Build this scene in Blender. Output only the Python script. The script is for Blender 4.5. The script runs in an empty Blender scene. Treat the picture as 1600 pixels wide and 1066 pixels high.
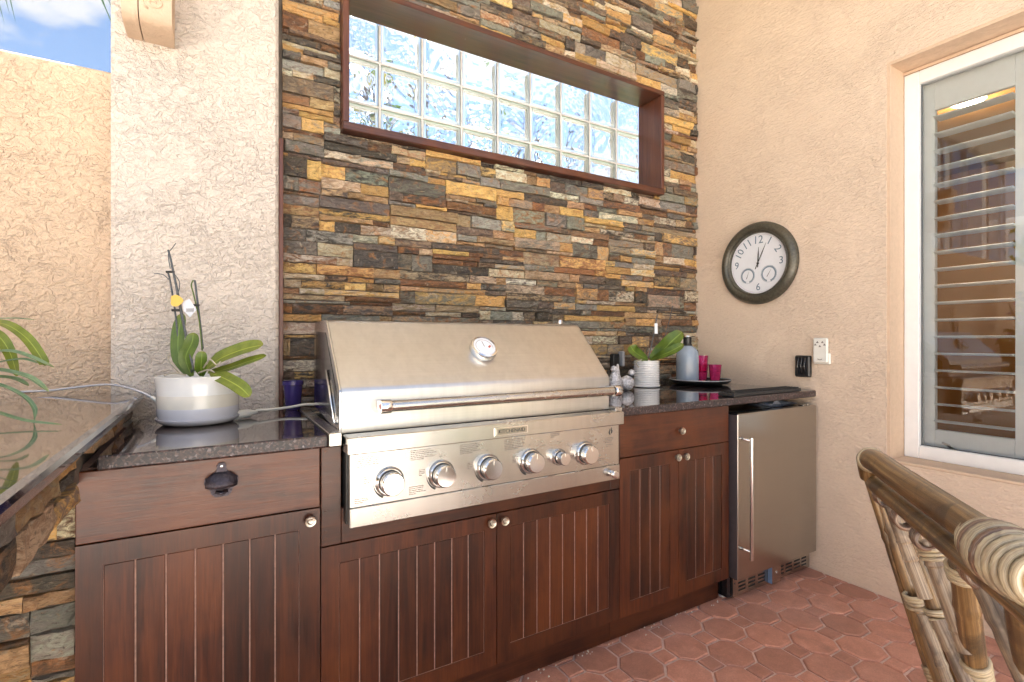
import bpy, math, random
from mathutils import Vector, Matrix
rnd = random.Random(7)
S = bpy.context.scene
COL = S.collection
R = math.radians

# ------------------------------------------------------------------ camera, sky, sun, exposure
CAM_H = 1.1625
YAW = R(30.6)
cam_d = bpy.data.cameras.new('camera')
cam = bpy.data.objects.new('camera', cam_d)
COL.objects.link(cam)
cam.location = (0, 0, CAM_H)
cam.rotation_euler = (R(90), 0, -YAW)
cam_d.sensor_width = 36.0
cam_d.lens = 36.0 * 790 / 1600
cam_d.shift_y = -2.0 / 1600
cam_d.clip_start = 0.02
cam_d.clip_end = 2000
S.camera = cam

SUN_AZ, SUN_EL = R(38), R(68)          # azimuth from +Y towards +X
sdir = Vector((math.sin(SUN_AZ) * math.cos(SUN_EL), math.cos(SUN_AZ) * math.cos(SUN_EL), math.sin(SUN_EL)))
world = bpy.data.worlds.new('World')
S.world = world
world.use_nodes = True
wt = world.node_tree
for n in list(wt.nodes):
    wt.nodes.remove(n)
wo = wt.nodes.new('ShaderNodeOutputWorld')
wb = wt.nodes.new('ShaderNodeBackground')
sky = wt.nodes.new('ShaderNodeTexSky')
sky.sky_type = 'NISHITA'
sky.sun_disc = False
sky.ozone_density = 2.0
sky.dust_density = 0.3
sky.sun_elevation = SUN_EL
sky.sun_rotation = SUN_AZ
tc = wt.nodes.new('ShaderNodeTexCoord')
mp = wt.nodes.new('ShaderNodeMapping')
mp.inputs['Scale'].default_value = (1.0, 1.0, 2.2)
mp.inputs['Location'].default_value = (3.1, 0.4, 0.35)
cn = wt.nodes.new('ShaderNodeTexNoise')
cn.inputs['Scale'].default_value = 5.5
cn.inputs['Detail'].default_value = 9
cn.inputs['Roughness'].default_value = 0.55
cr = wt.nodes.new('ShaderNodeValToRGB')
cr.color_ramp.elements[0].position = 0.45
cr.color_ramp.elements[1].position = 0.58
mx = wt.nodes.new('ShaderNodeMixRGB')
mx.inputs[2].default_value = (5.0, 5.1, 5.3, 1)
wt.links.new(tc.outputs['Generated'], mp.inputs['Vector'])
wt.links.new(mp.outputs['Vector'], cn.inputs['Vector'])
wt.links.new(cn.outputs['Fac'], cr.inputs['Fac'])
wt.links.new(cr.outputs['Color'], mx.inputs[0])
wt.links.new(sky.outputs['Color'], mx.inputs[1])
wt.links.new(mx.outputs['Color'], wb.inputs['Color'])
wb.inputs['Strength'].default_value = 0.05
wt.links.new(wb.outputs['Background'], wo.inputs['Surface'])

sun_d = bpy.data.lights.new('sun', 'SUN')
sun_d.energy = 5.0
sun_d.angle = R(0.53)
sun_d.color = (1.0, 0.96, 0.90)
sun = bpy.data.objects.new('sun', sun_d)
COL.objects.link(sun)
sun.rotation_euler = (-sdir).to_track_quat('-Z', 'Y').to_euler()
sun.location = sdir * 40

S.view_settings.view_transform = 'Standard'
S.view_settings.look = 'None'
S.view_settings.gamma = 1.0
S.view_settings.use_curve_mapping = False
S.view_settings.exposure = 2.8
S.render.engine = 'CYCLES'
S.cycles.use_denoising = True
S.cycles.max_bounces = 10
S.cycles.diffuse_bounces = 5
S.cycles.glossy_bounces = 5
S.cycles.transmission_bounces = 8
S.cycles.transparent_max_bounces = 12
S.cycles.caustics_reflective = False
S.cycles.caustics_refractive = False
S.cycles.sample_clamp_indirect = 6

# ------------------------------------------------------------------ helpers
F3 = Vector((math.sin(YAW), math.cos(YAW), 0))
R3 = Vector((math.cos(YAW), -math.sin(YAW), 0))
def P(u, v, w):
    """world point seen in the photograph at pixel (u, v), w metres ahead of the camera plane"""
    return Vector((0, 0, CAM_H)) + F3 * w + R3 * (w * (u - 800) / 790) + Vector((0, 0, w * (531 - v) / 790))
def proj(p):
    q = Vector(p) - Vector((0, 0, CAM_H))
    w = q.dot(F3)
    if w < 0.05:
        return None
    return (800 + 790 * q.dot(R3) / w, 531 - 790 * q.z / w, w)

W = {}                                   # world position of every object built
def put(o, loc, parent=None):
    COL.objects.link(o)
    loc = Vector(loc)
    W[o.name] = loc
    if parent is not None:
        o.parent = parent
        o.location = loc - W[parent.name]
    else:
        o.location = loc
    return o
def tag(o, label, cat, group=None, kind=None):
    o['label'] = label
    o['category'] = cat
    if group:
        o['group'] = group
    if kind:
        o['kind'] = kind
    return o
def empty(name, loc, label=None, cat=None, group=None, parent=None):
    o = bpy.data.objects.new(name, None)
    o.empty_display_size = 0.05
    put(o, loc, parent)
    if label:
        tag(o, label, cat, group)
    return o

class MB:
    def __init__(s):
        s.v = []; s.f = []; s.uv = []; s.c1 = None; s.c2 = None
    def face(s, idx, uv=None):
        s.f.append(tuple(idx)); s.uv.append(uv)
    def box(s, x0, x1, y0, y1, z0, z1, b=0.0):
        if x0 > x1: x0, x1 = x1, x0
        if y0 > y1: y0, y1 = y1, y0
        if z0 > z1: z0, z1 = z1, z0
        n = len(s.v)
        b = min(b, (x1 - x0) * .45, (y1 - y0) * .45, (z1 - z0) * .45)
        if b <= 0:
            s.v += [(x, y, z) for z in (z0, z1) for y in (y0, y1) for x in (x0, x1)]
            for q in ((0, 2, 3, 1), (4, 5, 7, 6), (0, 1, 5, 4), (2, 6, 7, 3), (0, 4, 6, 2), (1, 3, 7, 5)):
                s.face([n + i for i in q])
            return s
        lo = (x0, y0, z0); hi = (x1, y1, z1)
        idx = {}
        for sx in (0, 1):
            for sy in (0, 1):
                for sz in (0, 1):
                    sg = (sx, sy, sz)
                    for ax in range(3):
                        p = []
                        for k in range(3):
                            e = hi[k] if sg[k] else lo[k]
                            if k != ax:
                                e += -b if sg[k] else b
                            p.append(e)
                        idx[(sg, ax)] = len(s.v)
                        s.v.append(tuple(p))
        def orient(q):
            a, b_, c = (Vector(s.v[q[0]]), Vector(s.v[q[1]]), Vector(s.v[q[2]]))
            nn = (b_ - a).cross(c - a)
            ctr = Vector(((x0 + x1) / 2, (y0 + y1) / 2, (z0 + z1) / 2))
            m = sum((Vector(s.v[i]) for i in q), Vector()) / len(q)
            s.face(q if nn.dot(m - ctr) > 0 else q[::-1])
        for ax in range(3):
            o1, o2 = [k for k in range(3) if k != ax]
            for sd in (0, 1):
                q = []
                for a, c in ((0, 0), (1, 0), (1, 1), (0, 1)):
                    sg = [0, 0, 0]; sg[ax] = sd; sg[o1] = a; sg[o2] = c
                    q.append(idx[(tuple(sg), ax)])
                orient(q)
            for a in (0, 1):                    # chamfers along this axis
                for c in (0, 1):
                    g0 = [0, 0, 0]; g0[o1] = a; g0[o2] = c; g0[ax] = 0
                    g1 = list(g0); g1[ax] = 1
                    orient([idx[(tuple(g0), o1)], idx[(tuple(g1), o1)], idx[(tuple(g1), o2)], idx[(tuple(g0), o2)]])
        for sx in (0, 1):
            for sy in (0, 1):
                for sz in (0, 1):
                    orient([idx[((sx, sy, sz), k)] for k in range(3)])
        return s
    def tube(s, pts, rad, n=10, cap=True, close=False):
        pts = [Vector(p) for p in pts]
        m = len(pts)
        if not hasattr(rad, '__len__'):
            rad = [rad] * m
        t0 = (pts[1] - pts[0]).normalized()
        ref = Vector((0, 0, 1)) if abs(t0.z) < .9 else Vector((1, 0, 0))
        nrm = (ref - t0 * ref.dot(t0)).normalized()
        base = len(s.v); L = 0; lens = []
        for i, p in enumerate(pts):
            a = pts[i - 1] if i > 0 else (pts[-1] if close else p)
            b = pts[i + 1] if i < m - 1 else (pts[0] if close else p)
            t = (b - a).normalized()
            nrm = (nrm - t * nrm.dot(t))
            nrm = nrm.normalized() if nrm.length > 1e-6 else Vector((1, 0, 0))
            bi = t.cross(nrm)
            if i: L += (p - pts[i - 1]).length
            lens.append(L)
            for k in range(n):
                an = 2 * math.pi * k / n
                s.v.append(tuple(p + (nrm * math.cos(an) + bi * math.sin(an)) * rad[i]))
        for i in range(m if close else m - 1):
            j = (i + 1) % m
            l1 = lens[j] if j else lens[-1] + .01
            for k in range(n):
                k2 = (k + 1) % n
                s.face([base + i * n + k, base + i * n + k2, base + j * n + k2, base + j * n + k],
                       [(k / n, lens[i]), ((k + 1) / n, lens[i]), ((k + 1) / n, l1), (k / n, l1)])
        if cap and not close:
            s.face([base + k for k in range(n)][::-1])
            s.face([base + (m - 1) * n + k for k in range(n)])
        return s
    def lathe(s, prof, c=(0, 0, 0), n=28, axis='z', sx=1, sy=1, cap=True):
        """prof: list of (radius, height) from bottom to top, revolved"""
        base = len(s.v); c = Vector(c); m = len(prof)
        for (r, h) in prof:
            for k in range(n):
                a = 2 * math.pi * k / n
                q = (r * math.cos(a) * sx, r * math.sin(a) * sy, h)
                if axis == 'y': q = (q[0], -q[2], q[1])       # points towards -y
                if axis == 'x': q = (-q[2], -q[0], q[1])      # points towards -x
                s.v.append(tuple(c + Vector(q)))
        for i in range(m - 1):
            for k in range(n):
                k2 = (k + 1) % n
                s.face([base + i * n + k, base + i * n + k2, base + (i + 1) * n + k2, base + (i + 1) * n + k])
        if cap and prof[0][0] > 1e-5: s.face([base + k for k in range(n)][::-1])
        if cap and prof[-1][0] > 1e-5: s.face([base + (m - 1) * n + k for k in range(n)])
        return s
    def grid(s, rows, uvs=None, flip=False):
        base = len(s.v); h = len(rows); w = len(rows[0])
        for r in rows: s.v += [tuple(p) for p in r]
        for i in range(h - 1):
            for j in range(w - 1):
                q = [base + i * w + j, base + i * w + j + 1, base + (i + 1) * w + j + 1, base + (i + 1) * w + j]
                u = None
                if uvs: u = [(j / (w - 1), i / (h - 1)), ((j + 1) / (w - 1), i / (h - 1)), ((j + 1) / (w - 1), (i + 1) / (h - 1)), (j / (w - 1), (i + 1) / (h - 1))]
                s.face(q[::-1] if flip else q, u[::-1] if (u and flip) else u)
        return s
    def prism(s, poly, d, back=False):
        """poly: 3D outline (front); d: extrusion vector to the back"""
        n = len(s.v); m = len(poly); d = Vector(d)
        s.v += [tuple(p) for p in poly]
        s.v += [tuple(Vector(p) + d) for p in poly]
        s.face(range(n, n + m)); s.face([n + m + i for i in range(m)][::-1])
        for i in range(m):
            j = (i + 1) % m
            s.face([n + i, n + m + i, n + m + j, n + j])
        return s
    def build(s, name, m, parent=None, smooth=False, origin=None):
        me = bpy.data.meshes.new(name)
        if origin is None:
            xs = [p[0] for p in s.v]; ys = [p[1] for p in s.v]; zs = [p[2] for p in s.v]
            origin = ((min(xs) + max(xs)) / 2, (min(ys) + max(ys)) / 2, min(zs))
        ox, oy, oz = origin
        me.from_pydata([(x - ox, y - oy, z - oz) for x, y, z in s.v], [], s.f)
        if any(u is not None for u in s.uv):
            ul = me.uv_layers.new(name='UVMap')
            k = 0; flat = []
            for fc, u in zip(s.f, s.uv):
                for i in range(len(fc)):
                    flat += list(u[i]) if u is not None else [0, 0]
            ul.data.foreach_set('uv', flat)
        if s.c1 is not None:
            for nm, cc in (('tint', s.c1), ('tint2', s.c2)):
                at = me.color_attributes.new(nm, 'FLOAT_COLOR', 'POINT')
                at.data.foreach_set('color', [q for c in cc for q in c])
        if smooth:
            me.polygons.foreach_set('use_smooth', [True] * len(me.polygons))
        me.materials.append(m)
        me.update()
        o = bpy.data.objects.new(name, me)
        put(o, origin, parent)
        if smooth == 'auto':
            try: me.set_sharp_from_angle(angle=R(38))
            except Exception: pass
        return o

def fixn(o):
    import bmesh
    bm = bmesh.new(); bm.from_mesh(o.data)
    bmesh.ops.recalc_face_normals(bm, faces=bm.faces[:])
    bm.to_mesh(o.data); bm.free()
    return o
def clone(o, loc, parent=None, rot=None):
    c = o.copy()
    put(c, loc, parent)
    if rot is not None: c.rotation_euler = rot
    return c
def text_mesh(name, body, size, m, loc, rot, parent, extrude=0.0004, align='CENTER'):
    cu = bpy.data.curves.new(name, 'FONT')
    cu.body = body; cu.size = size; cu.extrude = extrude
    cu.align_x = align; cu.align_y = 'CENTER'
    cu.resolution_u = 3
    t = bpy.data.objects.new('t', cu); COL.objects.link(t)
    bpy.context.view_layer.update()
    me = bpy.data.meshes.new_from_object(t.evaluated_get(bpy.context.evaluated_depsgraph_get()))
    bpy.data.objects.remove(t)
    me.materials.clear(); me.materials.append(m)
    o = bpy.data.objects.new(name, me)
    put(o, loc, parent); o.rotation_euler = rot
    return o

# ------------------------------------------------------------------ materials
class NT:
    def __init__(s, name):
        s.m = bpy.data.materials.new(name); s.m.use_nodes = True
        s.t = s.m.node_tree
        s.b = s.t.nodes['Principled BSDF']
        s.out = s.t.nodes['Material Output']
        s._pos = None
    def n(s, typ, **kw):
        nd = s.t.nodes.new(typ)
        for k, v in kw.items(): setattr(nd, k, v)
        return nd
    def l(s, a, b): s.t.links.new(a, b)
    def pos(s, scale=(1, 1, 1), loc=(0, 0, 0), rot=(0, 0, 0), src='pos'):
        if src == 'pos': o = s.n('ShaderNodeNewGeometry').outputs['Position']
        elif src == 'uv': o = s.n('ShaderNodeTexCoord').outputs['UV']
        else: o = s.n('ShaderNodeTexCoord').outputs['Object']
        mp = s.n('ShaderNodeMapping')
        mp.inputs['Scale'].default_value = scale
        mp.inputs['Location'].default_value = loc
        mp.inputs['Rotation'].default_value = rot
        s.l(o, mp.inputs['Vector'])
        return mp.outputs['Vector']
    def noise(s, vec, scale, detail=4, rough=.5, dist=0.0):
        nd = s.n('ShaderNodeTexNoise')
        nd.inputs['Scale'].default_value = scale
        nd.inputs['Detail'].default_value = detail
        nd.inputs['Roughness'].default_value = rough
        nd.inputs['Distortion'].default_value = dist
        s.l(vec, nd.inputs['Vector'])
        return nd
    def vor(s, vec, scale, feature='F1'):
        nd = s.n('ShaderNodeTexVoronoi', feature=feature)
        nd.inputs['Scale'].default_value = scale
        s.l(vec, nd.inputs['Vector'])
        return nd
    def ramp(s, fac, stops, interp='LINEAR'):
        nd = s.n('ShaderNodeValToRGB')
        nd.color_ramp.interpolation = interp
        el = nd.color_ramp.elements
        while len(el) < len(stops): el.new(.5)
        for e, (p, c) in zip(el, stops):
            e.position = p
            e.color = (c, c, c, 1) if not hasattr(c, '__len__') else (*c[:3], 1)
        s.l(fac, nd.inputs['Fac'])
        return nd.outputs['Color']
    def mix(s, fac, a, b, mode='MIX'):
        nd = s.n('ShaderNodeMixRGB', blend_type=mode)
        for i, x in enumerate((fac, a, b)):
            if hasattr(x, 'links'): s.l(x, nd.inputs[i])
            elif hasattr(x, '__len__'): nd.inputs[i].default_value = (*x[:3], 1)
            else: nd.inputs[i].default_value = x
        return nd.outputs[0]
    def math(s, op, a, b=None):
        nd = s.n('ShaderNodeMath', operation=op)
        for i, x in enumerate((a, b)):
            if x is None: continue
            if hasattr(x, 'links'): s.l(x, nd.inputs[i])
            else: nd.inputs[i].default_value = x
        return nd.outputs[0]
    def bump(s, h, dist=.002, strength=1.0, prev=None):
        nd = s.n('ShaderNodeBump')
        nd.inputs['Strength'].default_value = strength
        nd.inputs['Distance'].default_value = dist
        s.l(h, nd.inputs['Height'])
        if prev is not None: s.l(prev, nd.inputs['Normal'])
        s.l(nd.outputs['Normal'], s.b.inputs['Normal'])
        return nd.outputs['Normal']
    def set(s, **kw):
        for k, v in kw.items():
            k = k.replace('_', ' ')
            inp = s.b.inputs[k]
            if hasattr(v, 'links'): s.l(v, inp)
            elif hasattr(v, '__len__'): inp.default_value = (*v[:3], 1)
            else: inp.default_value = v
        return s

def plain(name, col, rough=.5, metal=0.0, coat=0.0, var=.12, vscale=30, bump=0.0, bscale=200, **kw):
    t = NT(name)
    v = t.pos()
    nz = t.noise(v, vscale, 4, .6)
    dk = tuple(c * (1 - var) for c in col); lt = tuple(min(1, c * (1 + var)) for c in col)
    t.set(Base_Color=t.ramp(nz.outputs['Fac'], [(.3, dk), (.7, lt)]), Roughness=rough, Metallic=metal, **kw)
    if coat: t.set(Coat_Weight=coat, Coat_Roughness=.08)
    if bump: t.bump(t.noise(v, bscale, 3).outputs['Fac'], bump)
    return t.m

def stucco(name, col, scale, dist, stretch=(1, 1, 1), lo=.46, hi=.56):
    t = NT(name)
    v = t.pos(stretch)
    a = t.noise(v, scale, 3, .55, .9)
    plate = t.ramp(a.outputs['Fac'], [(lo, 0), (hi, 1)])
    b = t.noise(v, scale * 3.2, 3, .6, .4)
    c = t.noise(t.pos(), 420, 2, .5)
    msk = t.ramp(t.noise(t.pos((1, 1, 1.2)), 4.5, 4, .6, .6).outputs['Fac'], [(.36, .62), (.64, 1.1)])
    h = t.math('ADD', t.math('MULTIPLY', plate, .6), t.math('MULTIPLY', b.outputs['Fac'], .9))
    h = t.math('MULTIPLY', h, msk)
    h = t.math('ADD', h, t.math('MULTIPLY', c.outputs['Fac'], .12))
    big = t.noise(t.pos(), 1.3, 3, .6)
    cc = t.mix(t.ramp(big.outputs['Fac'], [(.35, 0), (.7, 1)]), tuple(x * .975 for x in col), tuple(min(1, x * 1.02) for x in col))
    fine = t.ramp(t.noise(v, scale * 2, 4, .7).outputs['Fac'], [(.3, .93), (.7, 1.04)])
    dirt = t.noise(t.pos((1.2, 1.2, .35)), 5, 6, .7, .5)
    cc = t.mix(t.ramp(dirt.outputs['Fac'], [(.58, 0), (.76, .10)]), cc, tuple(x * .72 for x in col))
    t.set(Base_Color=t.mix(1, cc, fine, 'MULTIPLY'), Roughness=.82, Specular_IOR_Level=.25)
    t.bump(h, dist, 1.0)
    return t.m

M = {}
M['stucco_wall'] = stucco('beige_stucco', (.76, .61, .48), 46, .0046, (1, .7, 2.1), .40, .60)
M['stucco_col'] = stucco('pale_stucco', (.77, .68, .60), 38, .0095, (1, 1, 1.3), .42, .56)
M['stucco_knee'] = stucco('apricot_stucco', (.76, .57, .41), 34, .0095, (1, 1, 1.3), .42, .56)
M['stucco_smooth'] = stucco('smooth_stucco', (.64, .48, .35), 22, .0012)
M['ceiling'] = stucco('ceiling_stucco', (.80, .73, .62), 30, .002)

def stone_mat(name):
    t = NT(name)
    a1 = t.n('ShaderNodeAttribute', attribute_name='tint')
    a2 = t.n('ShaderNodeAttribute', attribute_name='tint2')
    # shift the pattern from stone to stone
    off = t.n('ShaderNodeVectorMath', operation='SCALE'); off.inputs['Scale'].default_value = 37.0
    t.l(a2.outputs['Color'], off.inputs[0])
    add = t.n('ShaderNodeVectorMath', operation='ADD')
    t.l(t.pos(), add.inputs[0]); t.l(off.outputs[0], add.inputs[1])
    v = add.outputs[0]
    mp = t.n('ShaderNodeMapping'); mp.inputs['Scale'].default_value = (1, 1, 2.6); t.l(v, mp.inputs['Vector'])
    vs = mp.outputs['Vector']
    n1 = t.noise(vs, 20, 8, .72, 1.2)
    n2 = t.noise(vs, 62, 7, .72, .8)
    n3 = t.noise(v, 14, 6, .68, 1.6)
    n4 = t.noise(v, 24, 6, .68, 1.0)
    c = t.mix(t.ramp(n1.outputs['Fac'], [(.42, 0), (.58, 1)]), a1.outputs['Color'], a2.outputs['Color'])
    c = t.mix(t.ramp(n3.outputs['Fac'], [(.56, 0), (.66, .7)]), c, (.38, .17, .055))
    c = t.mix(t.ramp(n3.outputs['Fac'], [(.32, .6), (.42, 0)]), c, (.24, .22, .195))
    c = t.mix(t.ramp(n4.outputs['Fac'], [(.60, 0), (.70, .6)]), c, (.52, .44, .34))
    c = t.mix(t.ramp(n2.outputs['Fac'], [(.36, .75), (.45, 0)]), c, (.06, .042, .03))
    c = t.mix(t.ramp(n2.outputs['Fac'], [(.58, 0), (.72, .55)]), c, (.60, .50, .39))
    t.set(Base_Color=c, Roughness=.5, Specular_IOR_Level=.45)
    h = t.math('ADD', n1.outputs['Fac'], t.math('MULTIPLY', n2.outputs['Fac'], .55))
    t.bump(h, .011, 1.0)
    return t.m
M['stone'] = stone_mat('ledgestone')
M['mortar'] = plain('mortar_dark', (.13, .105, .085), .95, bump=.002)
M['pale_mortar'] = plain('pale_mortar', (.66, .65, .62), .8, bump=.0006)

def wood(name, axis, base=(.047, .0108, .0043), dark=(.016, .0043, .0025), light=(.084, .0215, .0068)):
    t = NT(name)
    sc = {'z': (26, 26, 1.3), 'x': (1.3, 26, 26), 'y': (26, 1.3, 26)}[axis]
    oi = t.n('ShaderNodeObjectInfo')
    off = t.n('ShaderNodeVectorMath', operation='SCALE'); off.inputs[0].default_value = (13, 17, 11)
    t.l(oi.outputs['Random'], off.inputs['Scale'])
    add = t.n('ShaderNodeVectorMath', operation='ADD')
    t.l(t.pos(sc), add.inputs[0]); t.l(off.outputs[0], add.inputs[1])
    v = add.outputs[0]
    g = t.noise(v, 1.5, 8, .62, .7)
    fine = t.noise(v, 9, 4, .6)
    c = t.ramp(g.outputs['Fac'], [(.32, dark), (.50, base), (.66, light)])
    cloud = t.noise(t.pos((2.2, 2.2, 1.4)), 2.4, 4, .6)
    c = t.mix(t.ramp(cloud.outputs['Fac'], [(.42, 0), (.64, .75)]), c, (.108, .0285, .0068))
    c = t.mix(.55, c, t.ramp(fine.outputs['Fac'], [(.3, .55), (.7, 1.25)]), 'MULTIPLY')
    r = t.math('MULTIPLY', oi.outputs['Random'], .35)
    c = t.mix(1, c, t.ramp(r, [(0, .70), (.35, 1.25)]), 'MULTIPLY')
    # pale specks of paint and dust
    vo = t.vor(t.pos(), 26)
    sp = t.ramp(vo.outputs['Distance'], [(.035, .8), (.06, 0)])
    pick = t.ramp(vo.outputs['Color'], [(.80, 0), (.82, 1)])
    c = t.mix(t.math('MULTIPLY', sp, pick), c, (.50, .40, .34))
    t.set(Base_Color=c, Roughness=t.ramp(fine.outputs['Fac'], [(.3, .30), (.7, .46)]), Specular_IOR_Level=.5, Coat_Weight=.14, Coat_Roughness=.16)
    t.bump(t.math('ADD', fine.outputs['Fac'], g.outputs['Fac']), .0006, .7)
    return t.m
M['wood_v'] = wood('stained_wood_upright', 'z')
M['wood_h'] = wood('stained_wood_level', 'x')
M['wood_frame'] = wood('stained_trim', 'x', (.075, .028, .020), (.032, .012, .009), (.12, .045, .028))
M['wood_frame_v'] = wood('stained_trim_upright', 'z', (.095, .032, .022), (.04, .014, .010), (.15, .055, .033))
M['groove'] = plain('worn_groove', (.32, .20, .165), .8, var=.25, vscale=60)

def granite(name, honed=False):
    t = NT(name)
    v = t.pos()
    a = t.vor(v, 210); b = t.vor(v, 95); n1 = t.noise(v, 60, 4, .6)
    c = t.ramp(a.outputs['Color'], [(0, (.014, .012, .014)), (.30, (.046, .030, .029)), (.48, (.105, .064, .058)),
                                    (.64, (.024, .021, .025)), (.78, (.17, .14, .14)), (.92, (.32, .29, .30))], 'CONSTANT')
    c2 = t.ramp(b.outputs['Color'], [(0, (.02, .018, .02)), (.4, (.055, .032, .028)), (.7, (.030, .025, .028)), (.88, (.15, .125, .12))], 'CONSTANT')
    c = t.mix(t.ramp(n1.outputs['Fac'], [(.45, .1), (.6, .65)]), c, c2)
    t.set(Base_Color=c, Roughness=.07, Specular_IOR_Level=.6, Coat_Weight=.7, Coat_Roughness=.025, Coat_IOR=1.6)
    t.bump(t.noise(v, 18, 2).outputs['Fac'], .0004, .25)
    if honed: t.set(Roughness=.42, Coat_Weight=.08, Specular_IOR_Level=.4)
    return t.m
M['granite'] = granite('polished_granite')
M['granite_edge'] = granite('honed_granite_edge', True)

def steel(name, col=(.60, .59, .57), rough=.32, axis='x', amp=0, streak=.06):
    t = NT(name)
    sc = {'x': (3, 420, 420), 'z': (420, 420, 3)}[axis]
    st = t.noise(t.pos(sc), 1.0, 3, .6)
    sm = t.noise(t.pos((1, 1, 1.6)), 7, 5, .6, .4)
    c = t.mix(t.ramp(st.outputs['Fac'], [(.3, .82), (.7, 1.05)]), (0, 0, 0), col, 'MIX')
    c = t.mix(1, col, t.ramp(st.outputs['Fac'], [(.3, .95), (.7, 1.03)]), 'MULTIPLY')
    dr_ = t.noise(t.pos((34, 34, 2.2)), 1.0, 5, .65, .3)
    c = t.mix(1, c, t.ramp(dr_.outputs['Fac'], [(.35, 1 - streak), (.6, 1 + streak * .3)]), 'MULTIPLY')
    t.set(Base_Color=c, Metallic=1.0, Roughness=t.ramp(sm.outputs['Fac'], [(.3, rough * .93), (.7, rough * 1.09)]))
    if amp: t.bump(st.outputs['Fac'], amp, .5)
    return t.m
M['steel'] = steel('brushed_steel')
M['steel_lo'] = steel('brushed_steel_panel', (.53, .515, .49), .26)
M['steel_dk'] = steel('brushed_steel_dark', (.44, .42, .385), .24, 'x', 0, .015)
M['chrome'] = plain('polished_metal', (.72, .71, .70), .14, 1.0, var=.04)
M['nickel'] = plain('brushed_nickel', (.62, .58, .50), .32, 1.0, var=.15, vscale=300)
M['black_gloss'] = plain('black_enamel', (.012, .012, .014), .16, 0, .4)
M['black'] = plain('black_plastic', (.015, .015, .016), .38)
M['black_matt'] = plain('black_rubber', (.022, .022, .023), .62, bump=.0006, bscale=600)
M['print'] = plain('grey_print', (.16, .14, .125), .6)
M['print_black'] = plain('black_print', (.03, .03, .03), .5)
M['print_red'] = plain('red_print', (.40, .09, .06), .5)
M['print_blue'] = plain('slate_blue_print', (.13, .20, .27), .6)
M['iron'] = plain('cast_iron', (.055, .048, .060), .42, .75, var=.4, vscale=180, bump=.0015, bscale=160)
M['white_gloss'] = plain('white_glaze', (.80, .80, .80), .14, 0, .3, var=.02)
M['cream_gloss'] = plain('cream_glaze', (.74, .71, .65), .16, 0, .3, var=.03)
M['lilac_gloss'] = plain('lilac_white_glaze', (.70, .70, .76), .16, 0, .3, var=.03)
M['white_paint'] = plain('white_vinyl', (.80, .80, .80), .32, var=.02)
M['shutter_paint'] = plain('shutter_white', (.90, .92, .92), .42, var=.02)
M['white_plastic'] = plain('white_plastic', (.78, .77, .72), .35, var=.03)
M['cable_clear'] = plain('grey_clear_cable', (.50, .51, .56), .18, 0, .5, var=.1)
M['tray_rim'] = plain('pale_rim', (.50, .50, .52), .25)
M['blue_grey'] = plain('blue_grey_glaze', (.30, .37, .47), .18, 0, .35, var=.05)
M['purple'] = plain('purple_plastic', (.045, .03, .16), .25, var=.1)
M['clock_case'] = plain('bronze_case', (.085, .078, .058), .36, .35, .15, var=.3, vscale=90, bump=.0004)
M['clock_face'] = plain('dial_paper', (.76, .78, .83), .35, var=.02)
M['soil'] = plain('bark_soil', (.06, .04, .026), .9, var=.5, vscale=120, bump=.004, bscale=120)
M['stake'] = plain('grey_stake', (.095, .105, .115), .5, var=.25, vscale=120)
M['root'] = plain('pale_root', (.42, .38, .30), .7, var=.2)
M['tag_yellow'] = plain('yellow_card', (.80, .52, .10), .45, var=.08)
M['tag_white'] = plain('white_card', (.74, .76, .82), .4, var=.04)
M['glass_bird'] = plain('silvered_glass', (.62, .62, .66), .30, .35, var=.5, vscale=110, bump=.008, bscale=110)
M['grout'] = plain('pink_grout', (.66, .46, .38), .9, var=.2, vscale=40, bump=.0015)
M['deck'] = plain('pale_deck', (.65, .61, .56), .85, var=.15, vscale=2, bump=.002, bscale=60)
M['grass'] = plain('lawn', (.07, .12, .03), .9, var=.35, vscale=3)
M['bark'] = plain('palm_bark', (.16, .12, .085), .9, var=.3, vscale=30, bump=.006, bscale=30)
M['blue_film'] = plain('blue_film', (.14, .22, .38), .3)
M['plastic_bag'] = plain('pale_plastic_bag', (.45, .50, .60), .2, 0, .3)

def paver_mat():
    t = NT('terracotta_paver')
    oi = t.n('ShaderNodeObjectInfo')
    v = t.pos()
    big = t.noise(v, 2.2, 4, .6); mid = t.noise(v, 22, 5, .65); fine = t.noise(v, 170, 4, .7)
    c = t.ramp(mid.outputs['Fac'], [(.3, (.43, .19, .125)), (.55, (.54, .25, .17)), (.75, (.62, .315, .225))])
    c = t.mix(t.ramp(big.outputs['Fac'], [(.45, 0), (.7, .5)]), c, (.58, .32, .25))
    c = t.mix(1, c, t.ramp(oi.outputs['Random'], [(0, .78), (1, 1.14)]), 'MULTIPLY')
    c = t.mix(.6, c, t.ramp(fine.outputs['Fac'], [(.3, .75), (.7, 1.2)]), 'MULTIPLY')
    t.set(Base_Color=c, Roughness=t.ramp(mid.outputs['Fac'], [(.3, .46), (.7, .7)]), Specular_IOR_Level=.4)
    st = t.noise(v, 6, 6, .7, .8)
    c2 = t.mix(t.ramp(st.outputs['Fac'], [(.56, 0), (.70, .45)]), c, (.24, .12, .09)); t.set(Base_Color=c2)
    t.bump(t.math('ADD', fine.outputs['Fac'], t.math('MULTIPLY', mid.outputs['Fac'], 1.5)), .0016, .7)
    return t.m
M['paver'] = paver_mat()

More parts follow.
